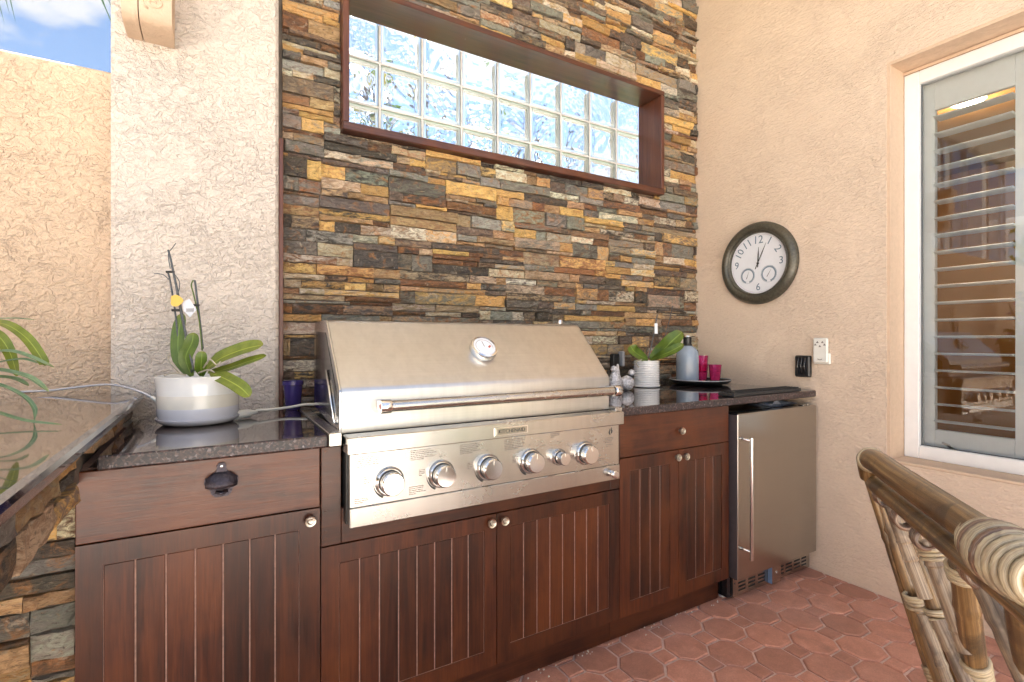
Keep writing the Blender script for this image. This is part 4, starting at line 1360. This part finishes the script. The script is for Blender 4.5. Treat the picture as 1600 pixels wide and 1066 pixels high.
for pts, r_ in (([(303, 580, 1.55), (285, 500, 1.56), (270, 420, 1.57), (263, 391, 1.58)], .0030), ([(300, 582, 1.56), (288, 510, 1.555), (276, 450, 1.56), (268, 412, 1.56)], .0034), ([(317, 545, 1.57), (312, 500, 1.575), (306, 450, 1.58), (304, 438, 1.58)], .0030),
                ([(279, 540, 1.57), (274, 490, 1.57), (266, 440, 1.58), (262, 425, 1.58)], .0026)):
    stem('stake', pts, r_, M['stake'], orc)
stem('flower_stem', [(316, 548, 1.55), (311, 500, 1.565), (303, 462, 1.57), (299, 446, 1.57), (302, 438, 1.57)], .0020, M['orchid_leaf_dk'], orc)
stem('flower_stem', [(266, 420, 1.56), (263, 398, 1.56), (269, 388, 1.55), (275, 380, 1.55)], .0013, M['stake'], orc)
stem('flower_stem', [(264, 437, 1.57), (256, 430, 1.57), (248, 428, 1.56), (241, 428, 1.56)], .0013, M['stake'], orc)
stem('flower_stem', [(274, 430, 1.56), (280, 440, 1.55), (280, 452, 1.55), (276, 460, 1.55)], .0013, M['stake'], orc)
for u, v in ((266, 425), (275, 485), (305, 477)):
    c = P(u, v, 1.56); MB().tube([c - R3 * .012, c + R3 * .012], .0038, 8).build('clip', M['print_black'], orc, True)
for pts in (([(318, 575, 1.50), (328, 562, 1.47), (338, 570, 1.46), (345, 565, 1.46)]), ([(280, 583, 1.48), (268, 570, 1.45), (263, 560, 1.45), (266, 555, 1.45)]), ([(290, 586, 1.47), (270, 583, 1.44), (256, 587, 1.43)]), ([(310, 583, 1.46), (325, 578, 1.44), (335, 582, 1.43)])):
    stem('aerial_root', pts, .0022, M['root'], orc, 6)
c = P(275, 470, 1.535); b = MB()
b.prism([c + R3 * (.019 * math.cos(a) * (1 + .2 * math.cos(3 * a))) + Vector((0, 0, .018 * math.sin(a))) for a in [i * 2 * math.pi / 14 for i in range(14)]], F3 * .0008); fixn(b.build('yellow_tag', M['tag_yellow'], orc))
b = MB(); q = [P(u, v, 1.54) for u, v in ((285, 472), (296, 467), (307, 484), (297, 496), (287, 486))]; b.prism(q, F3 * .0008); wt_ = fixn(b.build('white_tag', M['tag_white'], orc))
b = MB()
for k in range(7):
    a0 = P(291.5 + k * 1.7, 482 + (k % 2) * .4 - k * .1, 1.5385); b.prism([a0, a0 + R3 * .0012, a0 + R3 * .0012 + Vector((0, 0, -.011)), a0 + Vector((0, 0, -.011))], F3 * .0003)
fixn(b.build('tag_print', M['print'], wt_))

# ribbed white pot with the short orchid
p2 = Vector((2.020, 1.985, ZC + .001))
pr = [(.055, 0), (.070, .003), (.071, .012), (.066, .015)]
for k in range(13):
    z = .016 + k * .0095; pr += [(.0655, z), (.0685, z + .003), (.0685, z + .006), (.0655, z + .009)]
pr += [(.067, .142), (.062, .1425), (.060, .125)]
b = MB(); b.lathe(pr, p2, 40)
rp = tag(b.build('ribbed_pot', M['white_gloss'], None, 'auto'), 'white ribbed ceramic pot holding the short orchid, next to the tray', 'plant pot')
or2 = empty('orchid', p2 + Vector((0, 0, .12)), 'short orchid with two wide leaves in the ribbed white pot', 'plant')
b = MB(); b.lathe([(.059, .122), (.001, .130)], p2, 22); b.build('bark_mix', M['soil'], or2, True)
for pts, w_ in (([(1012, 561, 2.72), (1000, 556, 2.70), (990, 548, 2.68), (985, 540, 2.68)], .036), ([(1016, 561, 2.72), (1035, 548, 2.69), (1050, 533, 2.66), (1066, 519, 2.65)], .042), ([(1016, 562, 2.72), (1034, 555, 2.66), (1052, 547, 2.63), (1068, 538, 2.62)], .026)):
    b = MB(); leaf(b, [P(*q) for q in pts], w_, .2, -F3 * .8 + Vector((0, 0, .6))); b.build('leaf', M['orchid_leaf_dk'], or2, True)
stem('stake', [(1013, 560, 2.73), (1020, 530, 2.74), (1027, 492, 2.76)], .0030, M['stake'], or2, 6)
stem('stake', [(1035, 540, 2.73), (1043, 512, 2.74), (1051, 478, 2.75)], .0022, M['stake'], or2, 6)
stem('aerial_root', [(1003, 562, 2.66), (994, 566, 2.65), (998, 574, 2.65)], .0028, M['root'], or2, 6)
c = P(1025, 514, 2.72); b = MB(); b.prism([c + R3 * x + Vector((0, 0, z)) for x, z in ((-.008, .03), (.008, .03), (.009, -.026), (-.007, -.026))], F3 * .0008); fixn(b.build('white_tag', M['tag_white'], or2))

# strappy plant on the bar, pot just outside the picture
pp = Vector((-.575, 1.60, .9865))
b = MB(); b.lathe([(.070, 0), (.075, .003), (.098, .150), (.103, .160), (.097, .161), (.092, .14), (.001, .138)], pp, 32)
tag(b.build('plant_pot', plain('terracotta_pot', (.36, .15, .075), .7), None, 'auto'), 'terracotta pot standing on the granite bar', 'plant pot')
sp = empty('leafy_plant', pp + Vector((0, 0, .14)), 'plant with arching broad and strappy leaves on the granite bar', 'plant')
ctr = (-95, 560, 1.20)
for pts, w_ in (([(-80, 560, 1.20), (-45, 515, 1.18), (0, 505, 1.16), (40, 527, 1.14), (68, 565, 1.13), (69, 572, 1.13)], .011), ([(-80, 560, 1.20), (-45, 520, 1.17), (-8, 522, 1.15), (14, 548, 1.14), (27, 588, 1.13)], .012)):
    b = MB(); leaf(b, [P(*q) for q in pts], w_, .3, Vector((0, 0, 1)) - F3 * .6, tip=.04); b.build('leaf', M['orchid_leaf'], sp, True)
for pts, w_ in (([(-90, 590, 1.2), (-40, 558, 1.15), (20, 550, 1.12), (84, 574, 1.10)], .006), ([(-90, 580, 1.2), (-30, 572, 1.14), (30, 562, 1.11), (60, 568, 1.1)], .0045), ([(-90, 600, 1.2), (-30, 578, 1.14), (40, 588, 1.10), (76, 612, 1.08)], .0065),
                ([(-90, 600, 1.2), (-30, 590, 1.15), (20, 592, 1.13), (45, 603, 1.12)], .006), ([(-90, 600, 1.2), (-20, 598, 1.12), (30, 615, 1.09), (55, 640, 1.08), (52, 668, 1.08)], .0045), ([(-90, 620, 1.2), (-20, 640, 1.10), (40, 658, 1.04), (96, 664, 1.02)], .0045),
                ([(-90, 545, 1.2), (-30, 505, 1.16), (10, 498, 1.14), (55, 500, 1.12)], .0032)):
    b = MB(); leaf(b, [P(*q) for q in pts], w_, .5, Vector((0, 0, 1)) - F3 * .4, tip=.02); b.build('strap_leaf', M['grass_leaf'], sp, True)
b = MB(); b.tube([pp + Vector((0, 0, .135)), pp + Vector((.0, 0, .20)), P(-80, 560, 1.20)], .006, 8); b.build('stem', M['orchid_leaf_dk'], sp, True)

# ------------------------------------------------------------------ small things on the counters
b = MB(); c = Vector((.252, 2.0, ZC + .001)); b.lathe([(.024, 0), (.0255, .002), (.033, .088), (.0365, .090), (.0365, .104), (.034, .104), (.033, .090), (.024, .006), (.001, .005)], c, 28)
tag(b.build('purple_cup', M['purple'], None, 'auto'), 'dark purple plastic cup standing between column and grill', 'cup')
# white extension lead behind the pot
def cable(nm, pts, r_, m, label, n=10):
    o = MB().tube(smooth_pts(pts, 7), r_, n).build(nm, m, None, True)
    return tag(o, label, 'cable')
q = [P(400, 641, 1.68), P(425, 640, 1.72), P(455, 636, 1.77), P(478, 632, 1.80), P(495, 633, 1.82)]
q = [Vector((p.x, p.y, max(p.z, ZC + .0045))) for p in q]
xc = cable('extension_lead', q, .0045, M['white_plastic'], 'white extension lead running from the banded pot to the grill')
b = MB(); a0, a1 = P(368, 646, 1.60), P(401, 641, 1.68); a0.z = a1.z = ZC + .016
b.tube([a0, a0.lerp(a1, .55), a0.lerp(a1, .8), a1], [.0145, .0145, .009, .005], 14); b.build('plug_socket', M['white_plastic'], xc, 'auto')
# clear cable along the bar
q = [P(-60, 618, 1.64), P(20, 613, 1.66), P(80, 610, 1.66), P(130, 604, 1.67), P(170, 601, 1.66), P(200, 606, 1.64), P(226, 615, 1.63), P(246, 626, 1.62)]
cb = cable('clear_cable', q, .0036, M['cable_clear'], 'thin clear grey cable lying along the back of the bar')
b = MB(); b.tube([P(238, 621, 1.625), P(254, 633, 1.61)], .0062, 10); b.build('connector', M['white_plastic'], cb, 'auto')
# silvered birds
def bird(loc, h, rot, label, parts):
    r_ = empty('bird_figurine', loc, label, 'figurine', 'silvered glass birds')
    body, tail, head = parts
    def tr(p):
        x, y, z = p; c_, s_ = math.cos(rot), math.sin(rot)
        return (loc[0] + x * c_ - y * s_, loc[1] + x * s_ + y * c_, loc[2] + z)
    b = MB(); b.lathe(body, (0, 0, 0), 22, sx=1.0, sy=.78); b.v = [tr(p) for p in b.v]; b.build('body', M['glass_bird'], r_, True)
    b = MB(); b.tube(tail[0], tail[1], 12); b.v = [tr(p) for p in b.v]; b.build('tail', M['glass_bird'], r_, True)
    b = MB(); b.lathe([(.001, -head[1]), (head[1] * .75, -head[1] * .7), (head[1], 0), (head[1] * .75, head[1] * .7), (.001, head[1])], head[0], 14); b.tube([Vector(head[0]) + Vector((-head[1] * .7, 0, 0)), Vector(head[0]) + Vector((-head[1] * 1.9, 0, -.002))], [.004, .0008], 6)
    b.v = [tr(p) for p in b.v]; b.build('head', M['glass_bird'], r_, True)
bird((1.690, 1.868, ZC + .001), .14, .3, 'taller silvered glass bird figurine right beside the grill hood', ([(.018, 0), (.033, .010), (.041, .036), (.037, .062), (.026, .088), (.015, .105), (.001, .112)], ([(.010, 0, .06), (.020, 0, .095), (.024, 0, .135)], [.020, .012, .004]), ((-.012, 0, .112), .017)))
bird((1.797, 1.90, ZC + .001), .10, 2.9, 'smaller silvered glass bird figurine against the ribbed pot', ([(.014, 0), (.030, .010), (.040, .032), (.036, .052), (.022, .068), (.001, .076)], ([(.024, 0, .045), (.045, 0, .055), (.060, 0, .062)], [.018, .012, .006]), ((-.026, 0, .088), .017)))
# tray with bottle and pink glasses
tcn = Vector((2.405, 1.950, ZC + .001))
tr_ = empty('serving_tray', tcn, 'round black serving tray with a pale rim at the corner of the counter', 'tray')
b = MB(); b.lathe([(.12, 0), (.125, .006), (.150, .008), (.164, .020), (.166, .0275), (.163, .0275), (.150, .014), (.001, .013)], tcn, 48); b.build('tray_dish', M['black'], tr_, 'auto')
b = MB(); b.tube([(tcn.x + .1655 * math.cos(a), tcn.y + .1655 * math.sin(a), tcn.z + .0285) for a in [i * 2 * math.pi / 48 for i in range(48)]], .0026, 6, close=True); b.build('tray_rim', M['tray_rim'], tr_, True)
bc = Vector((2.355, 1.995, tcn.z + .0140))
bo = empty('bottle', bc, 'blue grey glazed bottle with a black stopper on the round tray', 'bottle')
b = MB(); b.lathe([(.056, 0), (.0615, .004), (.0625, .015), (.0625, .150), (.058, .172), (.046, .190), (.032, .202), (.027, .206), (.001, .207)], bc, 36); b.build('bottle_body', M['blue_grey'], bo, 'auto')
b = MB(); b.lathe([(.027, .2065), (.027, .212), (.0235, .216), (.0225, .240), (.0245, .250), (.022, .256), (.001, .257)], bc, 26); b.build('stopper', M['black'], bo, 'auto')
b = MB(); b.lathe([(.021, .2575), (.021, .262), (.018, .266), (.001, .267)], bc, 22); b.build('stopper_cap', M['chrome'], bo, 'auto')
def cup(loc, h, r0, r1, label):
    b = MB(); b.lathe([(r0 * .9, 0), (r0, .003), (r1, h), (r1 - .0022, h), (r0 - .003, .009), (.001, .008)], loc, 28)
    return tag(b.build('pink_glass', M['pink_glass'], None, 'auto'), label, 'glass', 'magenta tumblers')
zt = tcn.z + .0140
cup((2.470, 1.985, zt), .098, .026, .034, 'lower magenta tumbler of the stacked pair beside the bottle')
cup((2.470, 1.985, zt + .050), .098, .026, .034, 'upper magenta tumbler nested in another beside the bottle')
cup((2.475, 1.900, zt), .098, .027, .035, 'single magenta tumbler standing in front of the stacked pair')
# rubber bar mat
bm_ = MB(); bm_.box(1.983, 2.505, 1.424, 1.508, ZC + .001, ZC + .0165, .003)
mt = tag(bm_.build('bar_mat', M['black_matt']), 'long black rubber bar mat along the counter edge over the fridge', 'bar mat')
b = MB()
for i in range(42):
    for j in range(5):
        b.box(1.994 + i * .012, 2.001 + i * .012, 1.431 + j * .0148, 1.4385 + j * .0148, ZC + .0160, ZC + .0215)
o = b.build('mat_nubs', M['black_matt'], mt); o['kind'] = 'stuff'

# ------------------------------------------------------------------ rattan chair
p0 = P(1362, 722, .95); pj = P(1552, 848, .567)
E_ = (p0 - pj); E_.z = 0; LW = E_.length; E_.normalize()
Dv = Vector((E_.y, -E_.x, 0))                # the way the chair faces
zr = (p0.z + pj.z) / 2
org = Vector((pj.x, pj.y, 0))
ch = empty('rattan_chair', org + E_ * LW / 2 + Dv * .3, 'brown rattan chair with cane bindings standing near the stucco wall', 'chair')
def Cc(s, d, z): return org + E_ * s + Dv * d + Vector((0, 0, z))
LEAN = .27
def bk(s, z): return Cc(s, (zr - z) * LEAN, z)       # point on the leaning back
rail = smooth_pts([bk(-.05, zr - .004), bk(0.02, zr + .002), bk(LW * .35, zr + .003), bk(LW * .7, zr + .004), bk(LW * .93, zr + .006), bk(LW + .015, zr - .004), bk(LW + .030, zr - .035)], 6)
tr = MB().tube(rail, [.0205] * len(rail), 20).build('top_rail', M['rattan'], ch, 'auto')
def binding(path, r_, n, par, m='binding', step=.007, th_=.0042):
    """n turns of cane round a pole that runs along path (two points)"""
    a, c = Vector(path[0]), Vector(path[1]); t = (c - a).normalized()
    ref = Vector((0, 0, 1)) if abs(t.z) < .8 else Vector((1, 0, 0))
    u_ = (ref - t * ref.dot(t)).normalized(); v_ = t.cross(u_)
    b = MB()
    for k in range(n):
        cc = a + t * (step * k)
        tw = rnd.uniform(-.12, .12)
        b.tube([cc + (u_ * math.cos(x) + v_ * math.sin(x)) * (r_ + rnd.uniform(0, .0006)) + t * (tw * r_ * math.cos(x)) for x in [i * 2 * math.pi / 22 for i in range(22)]], th_ * rnd.uniform(.85, 1.1), 6, close=True)
    return b.build('cane_binding', M[m], par, True)
b2 = smooth_pts([bk(-.09, zr - .044) - Dv * .010, bk(LW * .5, zr - .040) - Dv * .010, bk(LW * .92, zr - .040) - Dv * .008, bk(LW + .018, zr - .046)], 6)
MB().tube(b2, .0150, 14).build('lower_rail', M['rattan'], ch, 'auto')
binding((bk(LW - .004, zr + .004), bk(LW + .02, zr - .006)), .0200, 3, tr, 'binding', .006, .0032)
# big wrapped joint at the near corner
jb = []
for k in range(11):
    q_ = -.085 + k * .0112; rr = .0215 + .009 * math.sin(math.pi * k / 10) ** .8
    jb.append((bk(q_, zr - .006), rr))
MB().tube([q[0] for q in jb], [q[1] for q in jb], 20).build('joint_core', M['rattan'], ch, True)
for k, (q, rr) in enumerate(jb):
    binding((q, q + E_ * .01), rr + .001, 1, tr, 'binding_dk' if k in (5, 8) else 'binding', th_=.0050)
seat_z = .44
pn = Dv * 1.0 + Vector((0, 0, LEAN))              # normal of the leaning back
def bpx(u, v, off=0.0):
    d_ = P(u, v, 1.0) - Vector((0, 0, CAM_H)); o_ = bk(0, zr) + Dv * off
    return Vector((0, 0, CAM_H)) + d_ * ((o_ - Vector((0, 0, CAM_H))).dot(pn) / d_.dot(pn))
def pole(a, c, r_, m, off=0.0, down=True):
    a = bpx(*a, off); c = bpx(*c, off)
    if down and c.z > seat_z: c = a + (c - a) * ((a.z - seat_z) / (a.z - c.z))
    mid = a.lerp(c, .5) + E_ * rnd.uniform(-.003, .003)
    q_ = smooth_pts([a, mid, c], 22)
    nd = {rnd.randrange(6, 20), rnd.randrange(24, 40)}
    return MB().tube(q_, [r_ * (1 + .012 * math.sin(i * .9)) + (.0016 if i in nd else 0) - (.0008 if i - 1 in nd else 0) for i in range(len(q_))], 14).build('back_pole', M[m], ch, 'auto')
pole((1354, 738), (1458, 1066), .0085, 'rattan')
pole((1374, 775), (1462, 1040), .0145, 'rattan', .010)
pole((1392, 790), (1446, 935), .0105, 'rattan_pale', -.006, False)
pole((1420, 830), (1473, 975), .0150, 'rattan', .010)
pole((1442, 960), (1476, 1050), .0085, 'rattan_pale', -.014)
pole((1448, 845), (1512, 1018), .0125, 'rattan_pale', -.002, False)
pole((1468, 970), (1516, 1075), .0115, 'rattan_pale', -.012)
pole((1503, 880), (1524, 1040), .0150, 'rattan', .006)
pole((1528, 895), (1600, 1052), .0125, 'rattan_pale', -.004)
pole((1590, 900), (1612, 1040), .0160, 'rattan', .004)
for u, v, du, r_, n, of in ((1428, 930, 7, .0152, 4, .008), (1463, 952, 8, .0158, 5, .008), (1453, 858, 8, .0135, 3, -.002), (1458, 1042, 8, .0152, 4, .008), (1523, 1034, 4, .0158, 5, .006), (1503, 884, 4, .0160, 4, .006), (1591, 908, 4, .0170, 4, .004)):
    binding((bpx(u, v, of), bpx(u + du, v + 22, of)), r_, n, tr, 'binding', .0065, .0036)
for u, v in ((1380, 775), (1408, 808), (1440, 838), (1520, 890)):
    binding((bpx(u, v, -.006), bpx(u + 20, v + 16, -.006)), .0135, 4, tr, 'binding_dk', .006, .0034)
# seat and legs
sd_ = .44
sd_ = .44
c00, c10, c11, c01 = bk(0, seat_z), bk(LW, seat_z), bk(LW, seat_z) + Dv * sd_, bk(0, seat_z) + Dv * sd_
for a, c in ((c00, c10), (c10, c11), (c11, c01), (c01, c00)): MB().tube([a, c], .017, 12).build('seat_rail', M['rattan'], ch, 'auto')
b = MB(); rows = []
for i in range(7):
    rows.append([c00.lerp(c10, j / 6).lerp(c01.lerp(c11, j / 6), i / 6) + Vector((0, 0, .012 + .035 * (math.sin(math.pi * i / 6) * math.sin(math.pi * j / 6)) ** .5)) for j in range(7)])
b.grid(rows); b.grid([[p - Vector((0, 0, .03)) for p in r_] for r_ in rows], flip=True); fixn(b.build('seat_cushion', plain('tan_cushion', (.42, .34, .24), .9, bump=.001), ch, True))
for q, sp_ in ((c00, -1), (c10, -1), (c11, 1), (c01, 1)):
    lg = MB().tube([q + Vector((0, 0, .01)), Vector((q.x, q.y, 0)) + Dv * (.03 * sp_) + Vector((0, 0, .001))], [.018, .016], 12).build('leg', M['rattan'], ch, 'auto')
for a, c in ((c00, c10), (c11, c01)):
    MB().tube([a - Vector((0, 0, .24)), c - Vector((0, 0, .24))], .011, 10).build('stretcher', M['rattan'], ch, 'auto')

# ------------------------------------------------------------------ outdoors: palms, shrubs, pool cage
def frond(mb, base, d, L, droop, nleaf=26, ll=.5, w_=.018, hang=.55):
    """palm frond: rachis with hanging leaflets"""
    d = d.normalized(); side = d.cross(Vector((0, 0, 1))).normalized()
    pts = []
    for i in range(13):
        s = i / 12; pts.append(base + d * (L * s) + Vector((0, 0, -droop * s * s * L)))
    mb.tube(pts, [.022 * (1 - .85 * i / 12) for i in range(13)], 5)
    for k in range(nleaf):
        s = .12 + .88 * k / nleaf
        i = min(11, int(s * 12)); p = pts[i].lerp(pts[i + 1], s * 12 - i); t = (pts[i + 1] - pts[i]).normalized()
        for sg in (-1, 1):
            l_ = ll * (1.1 - .6 * abs(s - .4)) * rnd.uniform(.8, 1.1)
            dv = (side * sg * .75 + t * .55 + Vector((0, 0, -hang * rnd.uniform(.7, 1.4)))).normalized()
            e1 = p + dv * l_ * .5; e2 = p + dv * l_ + Vector((0, 0, -.22 * l_))
            wv = t * w_
            n = len(mb.v); mb.v += [tuple(p - wv * .5), tuple(p + wv * .5), tuple(e1 + wv), tuple(e1 - wv), tuple(e2)]
            mb.face([n, n + 1, n + 2, n + 3]); mb.face([n + 3, n + 2, n + 4])
def palm(base, top, fronds, m, label, L=2.3, droop=.45, ll=.55):
    r_ = empty('palm_tree', base, label, 'palm tree')
    n = 14
    b = MB(); b.tube([Vector(base).lerp(Vector(top), i / n) for i in range(n + 1)], [.15 - .05 * i / n + (.012 if i % 2 else 0) for i in range(n + 1)], 12); b.build('trunk', M['bark'], r_, True)
    for (az, el) in fronds:
        b = MB(); d = Vector((math.sin(R(az)) * math.cos(R(el)), math.cos(R(az)) * math.cos(R(el)), math.sin(R(el))))
        frond(b, Vector(top), d, L * rnd.uniform(.9, 1.1), droop * rnd.uniform(.8, 1.2), ll=ll); b.build('frond', m, r_)
palm((-.55, 6.4, -.05), (-.65, 6.2, 5.52), [(a, rnd.uniform(0, 40)) for a in range(0, 360, 26)] + [(205, 5), (160, 12)], M['palm_leaf'], 'tall palm whose dark fronds hang into the strip of sky', 2.4, .55, .75)
palm((.35, 8.4, -.05), (.28, 8.2, 3.55), [(a, rnd.uniform(-5, 55)) for a in range(0, 360, 24)], M['palm_leaf_y'], 'lower yellow green palm rising behind the stucco column', 1.6, .5, .5)
def shrub(c, rx, ry, rz, n, m, label, seed, ls=.07, name='shrub', cat='shrub', group=None, m2=None):
    r2 = random.Random(seed)
    r_ = empty(name, (c[0], c[1], -.09), label, cat, group)
    b = MB()
    for k in range(7):
        a = r2.uniform(0, 6.28); b.tube([Vector((c[0], c[1], -.09)), Vector((c[0] + .3 * rx * math.cos(a), c[1] + .3 * ry * math.sin(a), c[2])), Vector((c[0] + .8 * rx * math.cos(a), c[1] + .8 * ry * math.sin(a), c[2] + rz * .7))], [.03, .02, .006], 6)
    b.build('stem', M['bark'], r_)
    cl_ = [(r2.uniform(-1, 1), r2.uniform(-1, 1), r2.uniform(-1, 1)) for _ in range(14)]
    bs = [MB(), MB()]
    for k in range(n):
        q = Vector((r2.gauss(0, 1), r2.gauss(0, 1), r2.gauss(0, 1))).normalized() * (r2.random() ** .4)
        h_ = r2.choice(cl_); q = q * .55 + Vector(h_) * .45
        p = Vector((c[0] + q.x * rx, c[1] + q.y * ry, max(-.05, c[2] + q.z * rz)))
        a = Vector((r2.gauss(0, 1), r2.gauss(0, 1), r2.gauss(0, .7))).normalized(); s_ = a.orthogonal().normalized(); l_ = ls * r2.uniform(.7, 1.4)
        b = bs[1 if (m2 and r2.random() < .4) else 0]
        i0 = len(b.v); b.v += [tuple(p), tuple(p + a * l_ * .5 + s_ * l_ * .28), tuple(p + a * l_), tuple(p + a * l_ * .5 - s_ * l_ * .28)]; b.face([i0, i0 + 1, i0 + 2, i0 + 3])
    bs[0].build('foliage', m, r_)
    if m2: bs[1].build('blossom' if m2 == M['flower'] else 'new_growth', m2, r_)
for k, (x, y, rz_) in enumerate(((.75, 3.55, 1.55), (1.35, 3.7, 1.75), (2.0, 3.6, 1.6), (2.7, 3.8, 1.8), (3.6, 4.4, 1.9))):
    shrub((x, y, 1.95), .45, .4, rz_, 380, M['shrub_leaf'], ('leafy shrub blurred behind the left end of the glass blocks', 'yellow green shrub blurred behind the second glass blocks', 'leafy shrub blurred behind the middle glass blocks', 'leafy shrub blurred behind the right end of the glass blocks', 'tall shrub behind the house corner')[k], 60 + k, .10, 'garden_shrub', 'shrub', 'shrubs behind the glass blocks', M['shrub_leaf_y'])
# pool cage and garden to the left, mirrored in the window
cage = empty('pool_cage', (-5.5, -1, 0), 'white aluminium pool cage mirrored in the window glass', 'pool cage')
for y in (-5.0, -3.4, -1.8, -.2, 1.4, 3.0):
    MB().box(-5.55, -5.45, y - .04, y + .04, -.01, 3.0, .004).build('post', M['white_paint'], cage)
MB().box(-5.55, -5.45, -5.2, 3.2, 3.0, 3.12, .004).build('beam', M['white_paint'], cage)
MB().box(-5.55, -5.45, -5.2, 3.2, .9, .95, .004).build('rail', M['white_paint'], cage)
b = MB(); b.box(-9, 9, -7.3, -7.1, -.1, 2.6); tag(b.build('offscreen_wall', plain('cream_wall_paint', (.60, .55, .47), .85)), 'pale cream wall added across the deck to bounce fill light, mirrored in the steel', 'wall')  # added out of view, its sunlit face sends fill light to the front
b = MB(); b.box(-6.6, -6.4, -7, 6, -.1, 1.55); tag(b.build('offscreen_wall', M['stucco_knee']), 'long apricot garden wall mirrored in the window glass', 'wall')
for k, (x, y, z, rx, rz_, n, m2, lb) in enumerate(((-8.3, 2.4, 2.0, 1.5, 2.0, 2200, None, 'broad green garden tree beyond the cage, mirrored in the window'), (-8.8, -1.2, 2.1, 1.7, 2.2, 2200, None, 'second green garden tree beyond the cage, mirrored in the window'), (-2.25, 1.85, 1.05, .30, .75, 1500, M['flower'], 'violet flowering shrub before the apricot wall, mirrored in the window'), (-4.6, 5.6, 2.6, 1.3, 1.9, 2600, None, 'green garden tree behind the apricot wall, mirrored in the window'))):
    shrub((x, y, z), rx, rx, rz_, n, M['shrub_leaf'], lb, 80 + k, .16 if not m2 else .08, 'garden_shrub', 'shrub', None, m2)

# crumbs and paint flecks swept against the plinth
b = MB(); r2 = random.Random(5)
for k in range(46):
    x = r2.uniform(.75, 1.95); y = 1.484 - abs(r2.gauss(0, .018)); q = r2.uniform(.001, .0035)
    b.prism([(x + q * math.cos(a), y + q * math.sin(a) * r2.uniform(.5, 1), .0045) for a in (0, 1.4, 2.9, 4.3)], (0, 0, -.0035))
o = tag(fixn(b.build('debris', plain('pale_crumbs', (.72, .66, .58), .9))), 'pale crumbs scattered on the pavers along the cabinet plinth', 'debris', None, 'stuff')
